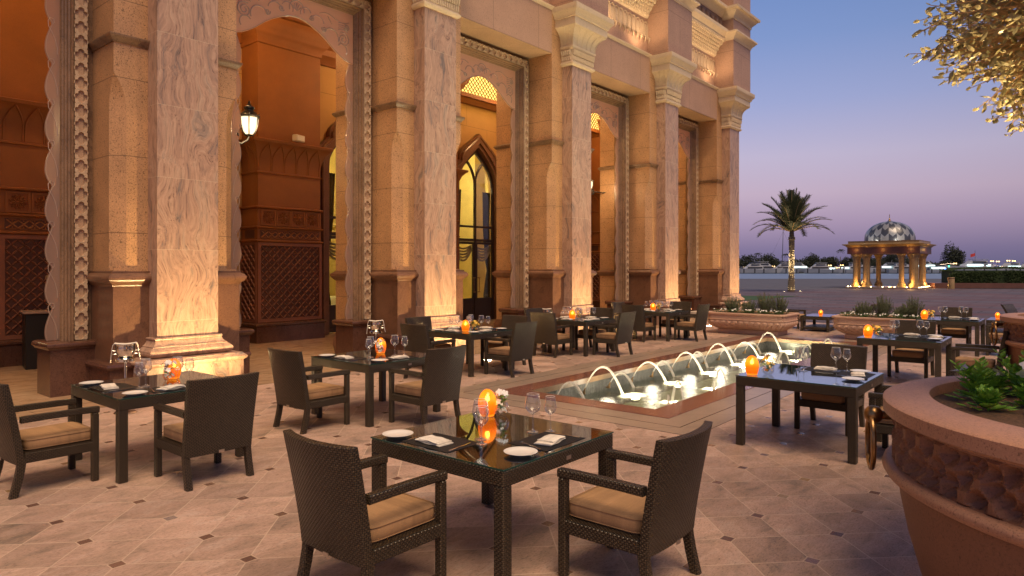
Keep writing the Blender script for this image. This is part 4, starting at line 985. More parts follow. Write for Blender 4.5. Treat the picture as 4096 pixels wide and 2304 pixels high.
def make_fork():
    t = thing('table_fork', 'x', 'fork')
    m = MB().loft([[(-w_/2, y, z), (w_/2, y, z), (w_/2, y, z+.0028), (-w_/2, y, z+.0028)] for y, w_, z in ((-.10,.010,.001),(-.095,.015,.001),(-.02,.007,.004),(.03,.006,.007),(.042,.010,.007),(.055,.023,.006))]); m.build('handle', M['steel'], t)
    m = MB()
    for i in range(4):
        x = -.0095+.0063*i; m.loft([[(x-.0014*k, y, z), (x+.0014*k, y, z), (x+.0014*k, y, z+.002), (x-.0014*k, y, z+.002)] for y, z, k in ((.052,.006,1.2),(.07,.004,1),(.088,.005,.9),(.098,.009,.4))])
    m.build('tines', M['steel'], t); return t
def make_mat(): return MB().cbox(-.215, .215, -.155, .155, 0, .0022, .0006).build('placemat', M['placemat'], smooth=False)
def make_egg():
    t = thing('egg_candle_lamp', 'x', 'candle lamp')
    pr = [(.045,.004),(.058,.02),(.068,.05),(.0735,.085),(.072,.115),(.064,.148),(.050,.176),(.032,.195),(.015,.2035),(0,.206)]
    MB().lathe([(r*.98, z) for r, z in pr], n=28, cap=False).build('amber_shell', M['egg'], t, sharp=80)
    MB().lathe([(.0,.004),(.052,.004),(.064,.045),(.0655,.07),(.05,.076),(0,.074)], n=20).build('glowing_base', M['wax'], t)
    MB().lathe([(0,.112),(.014,.118),(.019,.130),(.015,.146),(.006,.160),(0,.168)], n=12).build('flame', M['flame'], t)
    MB().lathe([(0,0),(.050,0),(.052,.004),(0,.004)], n=20).build('clear_foot', M['wineglass'], t)
    return t
def petals(m, c, r_, nrm, n=5, wd=.45):
    nrm = Vector(nrm).normalized(); a = nrm.orthogonal().normalized(); b_ = nrm.cross(a)
    for i in range(n):
        th = 2*math.pi*i/n + random.random()*.3; d = a*math.cos(th)+b_*math.sin(th); s_ = nrm.cross(d); c_ = Vector(c)
        m.add([c_, c_+d*r_*.55+s_*r_*wd*.8+nrm*r_*.12, c_+d*r_+nrm*r_*.05+s_*r_*.15, c_+d*r_*1.0-s_*r_*.15+nrm*r_*.02, c_+d*r_*.55-s_*r_*wd*.8+nrm*r_*.12], [(0,1,2,3,4)])
def make_posy(white=False):
    t = thing('flower_vase', 'x', 'vase')
    MB().lathe([(.022,.002),(.038,.006),(.058,.03),(.062,.055),(.055,.085),(.043,.102),(.042,.103)], n=24, cap=False).build('glass_bowl', M['vase'], t, sharp=80)
    m = MB(); l = MB(); st = MB()
    for i in range(15):
        a = random.random()*6.28; rr_ = .02+.055*random.random(); z = .10+.10*random.random(); c = Vector((rr_*math.cos(a)+.012, rr_*math.sin(a), z))
        petals(m, c, .021+.009*random.random(), (math.cos(a), math.sin(a), .5+random.random()), 5, .5); st.tube([(0,0,.03),(c.x*.5,c.y*.5,.09),tuple(c)], .0014, 4)
    for i in range(16):
        a = random.random()*6.28; z = .05+.10*random.random(); d = Vector((math.cos(a), math.sin(a), random.random()*1.0-.3)).normalized(); c = Vector((0,0,z)); s_ = d.orthogonal().normalized()
        l.add([c, c+d*.03+s_*.008, c+d*.062, c+d*.03-s_*.008], [(0,1,2,3)])
    for i in range(10):
        a = random.random()*6.28; rr_ = .045*random.random()**.5; petals(m, (rr_*math.cos(a), rr_*math.sin(a), .035+.05*random.random()), .016, (math.cos(a), math.sin(a), .6), 5, .5)
    m.build('flowers', M['petal' if white else 'yellowp'], t, smooth=False); l.build('leaves', M['petunia'], t, smooth=False); st.build('stems', M['petunia'], t, smooth=False)
    return t
PROTO = {}
def place(kind, maker, loc, rz, label, group):
    if kind not in PROTO:
        o = maker(); PROTO[kind] = o
        cat = {'side_plate': 'plate', 'folded_napkin': 'napkin', 'placemat': 'placemat'}.get(o.name)
        if cat: o['category'] = cat
        o.location = loc; o.rotation_euler = (0, 0, rz); o['label'] = label; o['group'] = group; return o
    return copy_tree(PROTO[kind], loc, rz, label, group)

# tables: (x, y, phrase, egg offset, posy offset, white posy)
TB = {1:(2.91,2.49,'nearest front centre table',(.98,1.00),(1.06,.93),True), 2:(2.35,6.38,'far left table by the column',(.80,.76),(.72,.68),True), 3:(5.06,6.40,'left-middle table before the pool',(.78,.74),(.70,.66),True),
      4:(8.50,8.00,'first four-seat table along the facade',(.30,.42),(.42,.30),False), 5:(12.03,8.00,'middle four-seat table along the facade',(.38,.62),(.50,.52),False), 6:(15.80,8.02,'farthest four-seat table along the facade',(.42,.66),(.55,.56),False),
      7:(7.06,1.64,'nearest table right of the pool',(.12,1.04),(.26,.92),False), 8:(12.12,1.64,'middle table right of the pool',(.14,1.03),(.30,.92),False), 9:(17.30,1.65,'farthest table right of the pool',(.16,1.02),(.36,.90),False)}
# seats: side letter -> chair centre (x, y) and the shift of the place setting along the edge
SEAT = {1:{'w':((2.60,3.22),.12,'left'), 's':((3.66,2.15),.09,'right')}, 2:{'w':((1.99,6.93),.06,'left'), 's':((2.94,6.09),-.04,'right')}, 3:{'w':((4.73,7.01),.06,'left'), 's':((5.69,6.15),.03,'right')},
        4:{'w':((8.04,8.50),0,'left'),'s':((9.20,7.77),0,'near'),'n':((8.80,9.26),0,'back'),'e':((9.90,8.50),0,'far')},
        5:{'w':((11.78,8.67),0,'left'),'s':((12.66,7.77),0,'near'),'n':((12.36,9.28),0,'back'),'e':((13.18,8.58),0,'far')},
        6:{'w':((15.58,8.71),0,'left'),'s':((16.55,7.81),0,'near'),'n':((16.12,9.30),0,'back'),'e':((17.10,8.52),0,'far')},
        7:{'e':((8.48,2.26),-.02,'far'),'s':((7.64,1.30),.22,'near')}, 8:{'e':((13.44,2.26),0,'far'),'s':((12.74,1.26),.20,'near')}, 9:{'e':((18.72,2.26),0,'far'),'s':((17.92,1.28),.20,'near')}}
FACE = {'s':0, 'w':-math.pi/2, 'n':math.pi, 'e':math.pi/2}
CHAIRL = {(1,'w'):'wicker armchair seen from behind in the left foreground, tan cushion',(1,'s'):'wicker armchair seen from behind in the centre foreground, right of the table',
 (2,'w'):'wicker armchair cut by the left edge of the picture',(2,'s'):'wicker armchair with its back to us at the far left table',(3,'w'):'wicker armchair turned side-on at the left-middle table before the pool',(3,'s'):'wicker armchair with its back to us at the left-middle table'}
for ti, (tx, ty, ph, eg, po, wh) in TB.items():
    place('table', make_table, (tx, ty, 0), 0, 'square dark wicker table with glass top, the ' + ph.replace(' table', ' one', 1) if ti != 1 else 'square dark wicker table with glass top, nearest the camera', 'square wicker dining tables')
    z = TH_ + .001
    e_ = place('egg', make_egg, (tx+eg[0], ty+eg[1], z), .5*ti, 'glowing orange egg candle lamp on the ' + ph, 'egg candle lamps on the tables')
    lamp('candle_light', 'POINT', (tx+eg[0], ty+eg[1], z+.135), 2.2, (1, .50, .14), .018)
    place('posy_w' if wh else 'posy_y', lambda: make_posy(wh), (tx+po[0], ty+po[1], z), ti*.9, ('white' if wh else 'yellow') + ' flowers in a glass bowl on the ' + ph, 'little flower vases on the tables')
    for sd_, ((cx_, cy_), sh, wd_) in SEAT[ti].items():
        lab = CHAIRL.get((ti, sd_)) or 'wicker armchair on the %s side of the %s' % ('facade' if sd_ == 'n' else wd_, ph)
        place('chair', make_chair, (cx_, cy_, 0), FACE[sd_] + random.uniform(-.02, .02), lab, 'dark wicker armchairs')
        mx_, my_ = tx+.585, ty+.585
        org = {'s':(mx_+sh, ty), 'w':(tx, my_+sh), 'n':(mx_+sh, ty+1.17), 'e':(tx+1.17, my_+sh)}[sd_]; rz = FACE[sd_]
        def at(u, v, zz=0):   # u right of the sitter, v into the table
            return (org[0]+u*math.cos(rz)-v*math.sin(rz), org[1]+u*math.sin(rz)+v*math.cos(rz), z+zz)
        w_ = '%s setting of the %s' % (wd_, ph); j = lambda a=.05: random.uniform(-a, a)
        place('mat', make_mat, at(-.0, .20), rz, 'dark woven placemat at the ' + w_, 'woven placemats')
        place('napkin', make_napkin, at(-.03+j(.015), .165, .0026), rz+math.pi+j(.3), 'folded cream napkin at the ' + w_, 'folded cream napkins')
        place('knife', make_knife, at(.185, .19, .0026), rz+.12+j(.1), 'steel table knife at the ' + w_, 'table knives')
        place('fork', make_fork, at(-.19, .19, .0026), rz-.15+j(.1), 'steel fork at the ' + w_, 'forks')
        place('plate', make_plate, at(-.36+j(.02), .13), rz, 'small white side plate at the ' + w_, 'white side plates')
        place('glass_big', lambda: make_glass(True), at(.14+j(.015), .42), j(3), 'larger wine glass at the ' + w_, 'empty wine glasses')
        place('glass_small', lambda: make_glass(False), at(.225+j(.01), .335), j(3), 'smaller wine glass at the ' + w_, 'empty wine glasses')
# low lounge set by the planters
def make_lounge():
    t = thing('low_lounge_chair', 'x', 'chair')
    for sx in (-1, 1):
        for y in (-.28, .30): MB().cbox(sx*.32-.03, sx*.32+.03, y-.03, y+.03, 0, .50, .005).build('leg', M['wicker'], t)
        MB().cbox(sx*.32-.035, sx*.32+.035, -.33, .34, .50, .555, .006).build('armrest', M['wicker'], t)
    MB().cbox(-.35, .35, -.30, .33, .22, .32, .006).build('seat_frame', M['wicker'], t)
    MB().loft([[(-.33,y-.03,z),(.33,y-.03,z),(.33,y+.03,z),(-.33,y+.03,z)] for z, y in ((.25,-.27),(.45,-.34),(.65,-.43),(.80,-.52))]).build('backrest', M['wicker'], t, sharp=60)
    MB().cbox(-.285, .285, -.24, .32, .32, .43, .03).build('seat_cushion', M['cushion'], t)
    return t
G_ = 'low lounge chairs by the plaza'
place('lounge', make_lounge, (21.95, 6.95, 0), math.pi, 'low lounge chair behind the left end of the long planters, back to the left', G_)
place('lounge', make_lounge, (22.35, 5.20, 0), 0, 'low lounge chair between the two stone trough planters, facing the coffee table', G_)
place('lounge', make_lounge, (21.9, 3.0, 0), .2, 'low lounge chair whose back peeks over the farthest right dining chair', G_)
place('lounge', make_lounge, (24.6, 1.2, 0), math.pi*.9, 'low lounge chair at the right edge beyond the round planter', G_)
place('coffee', lambda: make_table(1.3, .80, .45, 'wicker_coffee_table', True), (21.0, 5.60, 0), 0, 'low wicker coffee table with shelf between the trough planters', 'low coffee tables')
place('coffee', None, (22.6, 1.20, 0), 0, 'low coffee table with candle behind the farthest right dining table', 'low coffee tables')
for (x, y, l) in ((21.35, 5.92, 'small orange candle lamp on the coffee table between the planters'), (23.35, 1.80, 'small orange candle lamp on the far right coffee table')):
    e_ = place('egg', make_egg, (x, y, .452), 0, l, 'egg candle lamps on the tables'); e_.scale = (.85, .85, .85)

# ice buckets on stands
def make_bucket():
    t = thing('champagne_bucket_stand', 'x', 'ice bucket')
    MB().lathe([(0,0),(.13,0),(.135,.01),(.12,.02),(.03,.03),(.018,.06),(.0165,.30),(.02,.31),(.0165,.32),(.0165,.655),(.03,.66),(.11,.665),(.115,.67),(.115,.70),(.11,.70),(.10,.68),(0,.68)], n=28).build('stand', M['steel'], t)
    MB().lathe([(0,.685),(.06,.688),(.075,.71),(.098,.76),(.115,.80),(.118,.845),(.113,.87),(.118,.89),(.122,.892),(.112,.888),(.108,.84),(.09,.76),(.05,.70),(0,.70)], n=32).build('bucket', M['steel'], t)
    for a in (0, math.pi):
        MB().tube([(math.cos(a)*x, 0, z) for x, z in ((.115,.80),(.145,.81),(.155,.785),(.14,.76),(.10,.765))], .006, 6).build('handle', M['steel'], t)
    m = MB(); rs = []
    for x, z in ((-.165,.66),(-.155,.74),(-.148,.82),(-.135,.885),(-.12,.905),(-.08,.898),(0,.890),(.08,.898),(.12,.905),(.135,.885),(.148,.82),(.158,.74),(.172,.69)):
        rs.append([(x-.004, -.05, z), (x, -.02, z+.006), (x+.002, .02, z+.006), (x+.004, .06, z), (x, .06, z-.006), (x, -.05, z-.006)])
    m.loft(rs).build('draped_napkin', M['napkin'], t, sharp=70)
    return t
place('bucket', make_bucket, (3.56, 9.45, 0), R(-25), 'chrome ice bucket on a tall stand with draped napkin before the big column', 'ice buckets on stands')
place('bucket', None, (8.05, 9.98, 0), R(-40), 'chrome ice bucket half hidden behind the chairs at the second column', 'ice buckets on stands')
place('bucket', None, (12.95, 9.75, 0), R(-40), 'chrome ice bucket standing behind the middle four-seat table', 'ice buckets on stands')
# wall lanterns
def make_lantern():
    t = thing('wall_lantern', 'x', 'lantern')
    MB().lathe([(0,-.20),(.05,-.19),(.085,-.15),(.112,-.06),(.118,.02),(.115,.045)], n=24, cap=False).build('glass_globe', M['lampglass'], t, sharp=80)
    m = MB().lathe([(.118,.04),(.14,.05),(.145,.065),(.12,.08),(.10,.11),(.06,.14),(.055,.16),(.075,.17),(.07,.19),(.04,.205),(.03,.22),(.015,.235),(.02,.25),(.008,.275),(0,.29)], n=24)
    m.lathe([(.0,-.215),(.03,-.21),(.055,-.195),(.05,-.185),(0,-.19)], n=16)
    for k in range(6):
        a = math.pi*k/3; m.tube([(math.cos(a)*r_, math.sin(a)*r_, z) for r_, z in ((.05,-.20),(.09,-.155),(.118,-.06),(.123,.02),(.14,.06))], .009, 5); m.lathe([(0,-.01),(.012,0),(0,.02)], (.148*math.cos(a), .148*math.sin(a), .08), 6)
    m.build('cap_and_ribs', M['black'], t)
    m = MB(); m.tube([(0,0,-.20),(-.03,0,-.27),(-.12,0,-.33),(-.24,0,-.30),(-.30,0,-.24),(-.42,0,-.22),(-.85,0,-.22)], .016, 8)
    m.tube([(-.24+.085*(1-j/30)*math.cos(j*.42), 0, -.23+.085*(1-j/30)*math.sin(j*.42)) for j in range(26)], .012, 6); m.lathe([(0,0),(.09,0),(.09,.02),(0,.03)], (-.86, 0, -.22), 12)
    m.build('scroll_bracket', M['black'], t)
    return t
place('lantern', make_lantern, (6.86, 12.32, 4.70), 0, 'lit black wall lantern with round globe in the first full archway', 'lit wall lanterns').scale = (1.4, 1.4, 1.4); lamp('lantern_light', 'POINT', (6.86, 12.1, 4.55), 14, (1, .68, .35), .12)
place('lantern', None, (18.66, 12.32, 4.62), math.pi, 'lit wall lantern seen small in the fourth archway', 'lit wall lanterns').scale = (1.1, 1.1, 1.1); lamp('lantern_light', 'POINT', (18.66, 12.1, 4.5), 22, (1, .68, .35), .12)
# loudspeaker on the cornice of the inner pier
t = thing('loudspeaker', 'small pale loudspeaker resting on the carved corbel ledge inside the arcade', 'speaker', (9.95, 15.42, 5.10), R(15))
MB().cbox(-.16, .16, -.07, .09, 0, .17, .02).build('cabinet', M['speaker'], t); MB().cbox(-.13, .13, -.078, -.069, .02, .15, .004).build('grille', M['china'], t)
# dark podium behind the left frame
t = thing('service_podium', 'dark service podium with wooden top behind the scalloped glass at far left', 'podium', (4.35, 15.05, 0), R(-10))
MB().cbox(-.42, .42, -.30, .30, 0, 1.02, .01).build('cabinet', M['black'], t); MB().cbox(-.46, .46, -.34, .34, 1.02, 1.06, .008).build('top', M['frieze'], t); MB().cbox(-.02, .25, -.1, .1, 1.06, 1.12, .01).build('phone', M['black'], t)
# a small dressed table seen through the window
t = thing('banquet_table', 'small round table under pale cloth seen through the first arched window', 'table', (13.75, 19.0, 0))
m = MB(); rs = []
for z, r_, wv in ((.0,.80,.06),(.4,.72,.045),(.8,.64,.02),(.90,.62,0),(.915,.60,0)): rs.append([((r_+wv*math.sin(9*a_))*math.cos(a_), (r_+wv*math.sin(9*a_))*math.sin(a_), z) for a_ in [2*math.pi*i/54 for i in range(54)]])
m.loft(rs).build('cloth', M['cloth'], t, sharp=70)
# pale step beyond the last column
t = thing('stone_step', 'low pale stone step beyond the last column', 'step', (25.6, 10.2, 0)); MB().cbox(-1.9, 2.2, -.9, 1.2, 0, .12, .01).build('tread', M['step'], t); MB().cbox(-1.7, 2.2, -.55, 1.2, .12, .22, .01).build('upper_tread', M['step'], t)

# ================================================================== planters and plants
def leaf(m, c, d, up, L, W_, fold=.12):
    d = Vector(d).normalized(); s_ = d.cross(Vector(up)); s_ = s_.normalized() if s_.length > 1e-5 else d.orthogonal().normalized(); n_ = s_.cross(d); c = Vector(c)
    m.add([c, c+d*L*.30+s_*W_*.48-n_*L*fold*-.3, c+d*L*.68+s_*W_*.42, c+d*L, c+d*L*.68-s_*W_*.42, c+d*L*.30-s_*W_*.48-n_*L*fold*-.3, c+d*L*.5-n_*L*fold], [(0,1,6),(1,2,6),(2,3,6),(3,4,6),(4,5,6),(5,0,6)])
def relief_ring(R0, z0, z1, n=150, k=14, amp=.075, seed=3):
    rnd = random.Random(seed); cells = []
    for i in range(52):
        a = 2*math.pi*i/52; cells.append((a, .5, 0)); cells.append((a+math.pi/52, .16, .5)); cells.append((a+math.pi/52, .84, .5))
        for q in range(3): cells.append((a+rnd.uniform(-.09,.09), rnd.choice((.1,.28,.72,.9))+rnd.uniform(-.06,.06), 1))
    H = z1-z0; rings = []; cs_ = [(math.cos(j_*math.pi/3+.3*(j_//6)), math.sin(j_*math.pi/3+.3*(j_//6))) for j_ in range(24)]; cells = [(a_, b_, rnd.randint(0, 3)) for a_, b_, c_ in cells]
    for j in range(k+1):
        v = j/k; ring = []
        for i in range(n):
            a = 2*math.pi*i/n; ds = []
            for (ca, cv, w_) in cells:
                da = (a-ca+math.pi) % (2*math.pi)-math.pi
                if abs(da) < .12:
                    X_, Y_ = da*R0, (v-cv)*H; ds.append(max(X_*cs_[k_][0]+Y_*cs_[k_][1] for k_ in range(int(w_)*6, int(w_)*6+6)))
            dp = amp*max(0, 1-min(ds)/.056) - .012
            if j in (0, k): dp = 0
            ring.append(((R0-dp)*math.cos(a), (R0-dp)*math.sin(a), z0+H*v))
        rings.append(ring)
    return rings
def make_urn(nseg=820):
    t = thing('round_stone_planter', 'x', 'planter')
    Ro = 1.35
    def rg(r_, z, k): return [(r_*math.cos(2*math.pi*i/110)+.12*k, r_*math.sin(2*math.pi*i/110)+.06*k, z) for i in range(110)]
    MB().loft([rg(1.08,1.05,1), rg(1.08,1.145,1), rg(1.09,1.15,1), rg(Ro-.02,1.15,0), rg(Ro,1.14,0), rg(Ro,1.075,0), rg(Ro-.02,1.065,0), rg(Ro-.05,1.06,0), rg(Ro-.06,1.04,0)], cap=False).build('rim', M['planter'], t, sharp=40)
    m = MB(); m.loft(relief_ring(Ro-.055, .80, 1.045, nseg, 22), cap=False); m.build('carved_band', M['planter_dark'], t, smooth=False)
    MB().lathe([(Ro-.06,.80),(Ro-.02,.80),(Ro+.0,.785),(Ro+.005,.765),(Ro-.01,.74),(Ro-.05,.72),(Ro-.075,.71)], n=110, cap=False).build('lower_moulding', M['planter'], t, sharp=60)
    MB().lathe([(Ro-.075,.72),(Ro-.085,.6),(Ro-.12,.42),(Ro-.18,.2),(Ro-.26,.0)], n=110, cap=False).build('bowl', M['planter_dark'], t, sharp=60)
    MB().lathe([(0,1.09),(.5,1.095),(1.085,1.085)], (.12,.06,0), n=60, cap=False).build('soil', M['soil'], t, sharp=60)
    return t
def ring_handle(t, ang, Ro=1.35):
    x, y = (Ro+.055)*math.cos(ang), (Ro+.055)*math.sin(ang)
    T = Matrix.Translation((x, y, 1.0)) @ Matrix.Rotation(ang+.25, 4, 'Z')
    m = MB(); pr = [(0,-.055),(.03,-.046),(.048,-.024),(.053,0),(.048,.024),(.03,.046),(0,.055)]
    m.lathe(pr, n=22); m.tube([(-.12,0,0),(0,0,0)], .026, 12)
    m.v = [tuple(T @ Vector(p)) for p in m.v]; h = m.build('handle_boss', M['bronze'], t)
    r2 = MB().tube([(.015, .115*math.sin(a), -.16-.155*math.cos(a)+.0) for a in [2*math.pi*i/40 for i in range(41)]], .015, 10, cap=False)
    r2.v = [tuple(T @ Vector(p)) for p in r2.v]; r2.build('ring', M['bronze'], h)
UX, UY = 4.63, -.45
u1 = place('urn', make_urn, (UX, UY, 0), 0, 'large round carved granite planter in the right foreground', 'round carved stone planters')
ring_handle(u1, R(96))
u2 = copy_tree(PROTO['urn'], (12.95, -.38, 0), 0, 'round carved granite planter farther off at the right edge', 'round carved stone planters')
# petunias in the near planter
def petunia(name, loc, h, nf, label, seed):
    rnd = random.Random(seed); t = thing(name, label, 'plant', loc, rnd.random()*6, 'petunias in the round planter')
    l = MB(); s_ = MB(); f = MB()
    for q in range(6):
        a = rnd.random()*6.28; tilt = .25+.3*rnd.random(); hh = h*(.6+.5*rnd.random()); tip = Vector((math.cos(a)*tilt*hh, math.sin(a)*tilt*hh, hh))
        s_.tube([(0,0,0), tip*.5+Vector((0,0,.02)), tip], [.004,.0035,.002], 5)
        for i in range(16):
            tt = (i+1)/16; p = tip*tt+Vector((0,0,.02*math.sin(tt*3))); aa = i*2.4+rnd.random(); L = (.095-.045*tt)*(.8+.4*rnd.random())
            leaf(l, p, (math.cos(aa), math.sin(aa), .35+.5*tt), (0,0,1), L, L*.55, .1)
        if q < nf:
            c = tip+Vector((0,0,.02)); nv = Vector((math.cos(a)*.6, math.sin(a)*.6, .7)); f.tube([tip, c+nv*.03], [.003,.010], 6, cap=False)
            petals(f, c+nv*.03, .045, nv, 5, .62)
    for q in range(16):
        a = rnd.random()*6.28; rr_ = .03+.07*rnd.random(); leaf(l, (math.cos(a)*rr_, math.sin(a)*rr_, .02), (math.cos(a), math.sin(a), .25), (0,0,1), .06, .034, .1)
    l.build('leaves', M['petunia'], t, smooth=False); s_.build('stems', M['petunia'], t)
    if nf: f.build('flowers', M['petal'], t, smooth=False)
PP = [((.17,.93),.19,0,'petunia with tall leafy stem at the left rim of the near round planter'),((.42,.89),.10,1,'low petunia with a white bloom just right of the leftmost one in the near planter'),((.09,.67),.11,1,'petunia at the front of the near planter, white bloom above it'),((.75,.78),.19,1,'taller petunia with a white flower near the far rim of the near planter'),
      ((.50,.70),.12,1,'white flowering petunia at the right picture edge in the near planter'),((-.12,.57),.08,0,'broad leafed seedling nearest the front rim of the near planter'),((-.12,.84),.08,0,'small seedling close to the left front rim of the near planter'),((1.0,.50),.16,1,'petunia at the far right of the near planter'),((.30,.30),.14,1,'petunia beyond the right picture edge in the near planter'),((.56,.86),.10,0,'short bright green petunia between the two taller ones')]
for i, ((x, y), h, nf, l) in enumerate(PP): petunia('petunia_plant', (UX+x, UY+y, 1.085), h*1.25, nf, l, 20+i)
# olive-like tree rising from the near planter, its crown hanging over the top right corner
tr = thing('evergreen_tree', 'lit tree with small oval leaves and bare golden twigs hanging in the top right corner', 'tree', (UX+.15, UY-.1, 1.04))
m = MB(); m.tube([(UX+.15,UY-.1,1.0),(UX+.17,UY-.12,1.7),(UX+.1,UY-.05,2.3),(UX+.12,UY-.05,2.9)], [.07,.055,.05,.04], 10); m.build('trunk', M['bark'], tr, tr)
rnd = random.Random(11); TC = Vector((UX+.30, UY-.36, 3.60)); TR = Vector((1.52, 1.52, 1.50))
tw = MB(); lf = MB(); ends = []
for i in range(16):
    a = rnd.random()*6.28; el = rnd.uniform(-.55, .9); d = Vector((math.cos(a)*math.cos(el), math.sin(a)*math.cos(el), math.sin(el)))
    p0 = Vector((UX+.12, UY-.05, 2.5+.5*rnd.random())); p2 = TC + Vector((d.x*TR.x, d.y*TR.y, d.z*TR.z))*.62; p1 = (p0+p2)/2+Vector((rnd.uniform(-.15,.15), rnd.uniform(-.15,.15), rnd.uniform(-.1,.2)))
    tw.tube([p0, p1, p2], [.024,.014,.008], 6); ends += [p1, p2, (p1+p2)/2]
def inview(p):
    dep = p.x*CF+p.y*SF
    if dep < .3: return False
    px = 2048+2730*(p.x*SF-p.y*CF)/dep; py = 1071-2730*(p.z-EYE)/dep; return 3300 < px < 4700 and -500 < py < 1100
nleaf = 0
for i in range(8500):
    a = rnd.random()*6.28; zz = rnd.uniform(-1, 1); r_ = math.sqrt(1-zz*zz); d = Vector((r_*math.cos(a), r_*math.sin(a), zz)); rad = rnd.uniform(.55, 1.0)**.6
    edge = 1 + .16*noise.noise(d*2.3) + .08*noise.noise(d*6)
    p = TC + Vector((d.x*TR.x, d.y*TR.y, d.z*TR.z))*rad*edge
    if not inview(p) and rnd.random() < .92: continue
    if p.z < 2.35: continue
    b0 = min(ends, key=lambda e: (e-p).length) if rnd.random() < .35 else TC + (p-TC)*rnd.uniform(.35, .75) + Vector((rnd.uniform(-.25,.25),)*3)
    mid = (b0+p)/2 + Vector([rnd.uniform(-.06,.06) for _ in range(3)]) - Vector((0,0,.03)); L = (p-b0).length
    if L > .8: b0 = p+(b0-p)*(.8/L); mid = (b0+p)/2+Vector([rnd.uniform(-.05,.05) for _ in range(3)])
    tw.tube([b0, mid, p], [.0070,.0048,.0022], 3, cap=False)
    t_ = (p-mid).normalized()
    for q in range(rnd.randint(5, 10) if rad > .86 else rnd.randint(0, 4)):
        s_ = 1-q*.11; c = mid+(p-mid)*s_; ph = q*2.2+rnd.random(); o1 = t_.orthogonal().normalized(); o2 = t_.cross(o1); dr = t_*.7+o1*math.cos(ph)+o2*math.sin(ph)
        leaf(lf, c, dr, (rnd.uniform(-1,1), rnd.uniform(-1,1), rnd.uniform(.2,1)), rnd.uniform(.034,.074), rnd.uniform(.018,.034), .10); nleaf += 1
    if rnd.random() < .25:     # loose twig sticking out
        pass
tw.build('twigs', M['bark'], tr, tr, smooth=False, uv=False); lf.build('leaf_crown', M['olive'], tr, tr, smooth=False, uv=False)
lamp('tree_uplight', 'SPOT', (UX+.45, UY+.35, 1.25), 430, (1, .66, .30), .06, (UX-.1, UY+.15, 3.9), size=100, blend=.7)

# trough planters with rosemary
def make_trough():
    t = thing('trough_planter', 'x', 'planter')
    HX, HY, N = .68, 1.13, 320
    def rr(hx, hy, rad, z, gad=0.0, per=.165):
        L1, L2, q = 2*(hx-rad), 2*(hy-rad), math.pi*rad/2; T = 2*L1+2*L2+4*q; ng = round(T/per); out = []
        segs = [(L2, 'l', (hx, -hy+rad), (0,1), (1,0)), (q, 'c', (hx-rad, hy-rad), 0, None), (L1, 'l', (hx-rad, hy), (-1,0), (0,1)), (q, 'c', (-hx+rad, hy-rad), 90, None), (L2, 'l', (-hx, hy-rad), (0,-1), (-1,0)), (q, 'c', (-hx+rad, -hy+rad), 180, None), (L1, 'l', (-hx+rad, -hy), (1,0), (0,-1)), (q, 'c', (hx-rad, -hy+rad), 270, None)]
        for i in range(N):
            t_ = T*i/N; s0 = t_
            for (L, kd, a_, b_, c_) in segs:
                if s0 <= L + 1e-9:
                    if kd == 'l': x, y = a_[0]+b_[0]*s0, a_[1]+b_[1]*s0; nx_, ny_ = c_
                    else:
                        an = R(b_)+s0/rad; x, y = a_[0]+rad*math.cos(an), a_[1]+rad*math.sin(an); nx_, ny_ = math.cos(an), math.sin(an)
                    break
                s0 -= L
            d_ = gad*(abs(math.sin(math.pi*ng*i/N))**.6 - 1); out.append((x+nx_*d_, y+ny_*d_, z))
        return out
    m = MB()
    def sec2(o, z, wv=0): return rr(HX-o, HY-o, .20 if o < .1 else .26, z, wv)
    m.loft([sec2(.28,.12,.03), sec2(.19,.15,.055), sec2(.11,.20,.065), sec2(.04,.27,.065), sec2(.01,.33,.055), sec2(.02,.375,.03), sec2(.045,.395,.004), sec2(.04,.40,0)])
    m.build('gadrooned_bowl', M['urn'], t, sharp=60)
    m = MB(); m.loft([sec2(.03,.40), sec2(.015,.41), sec2(.02,.425), sec2(.03,.43), sec2(.03,.545), sec2(.0,.555), sec2(-.012,.565), sec2(-.012,.60), sec2(.0,.605), sec2(.07,.605), sec2(.08,.57)], cap=False); rimo = m.build('rim_band', M['urn'], t, sharp=40)
    m = MB()
    for ax, L, half in (('x', HX, HY), ('y', HY, HX)):
        n_ = round(L*2/.165)
        for sg in (-1, 1):
            for i in range(n_):
                a_ = -L+.06+(2*L-.12)*(i+.5)/n_; h = (L-.06)/n_
                pts = [(a_-h*math.cos(t_), .445+.075*math.sin(t_)**.8 if math.sin(t_) > 0 else .445) for t_ in [math.pi*j/8 for j in range(9)]]
                m.tube([(p, sg*(half-.03), z) if ax == 'x' else (sg*(half-.03), p, z) for p, z in pts], .006, 5)
    m.build('arcade_carving', M['urn'], rimo)
    m = MB().cbox(-.42, .42, -.85, .85, 0, .13, .012); m.box(-.425, .425, -.62, -.40, .0, .045) ; m.build('foot', M['urn'], t)
    MB().box(-.60, .60, -1.04, 1.04, .50, .565).build('soil', M['soil'], t)
    return t
TA, TBp = (19.30, 7.20), (19.75, 3.92)
place('trough', make_trough, (*TA, 0), R(0), 'long sandstone trough planter with scalloped sides, nearer the palace columns', 'long stone trough planters')
place('trough', None, (*TBp, 0), R(0), 'long sandstone trough planter behind the right-hand dining tables', 'long stone trough planters')
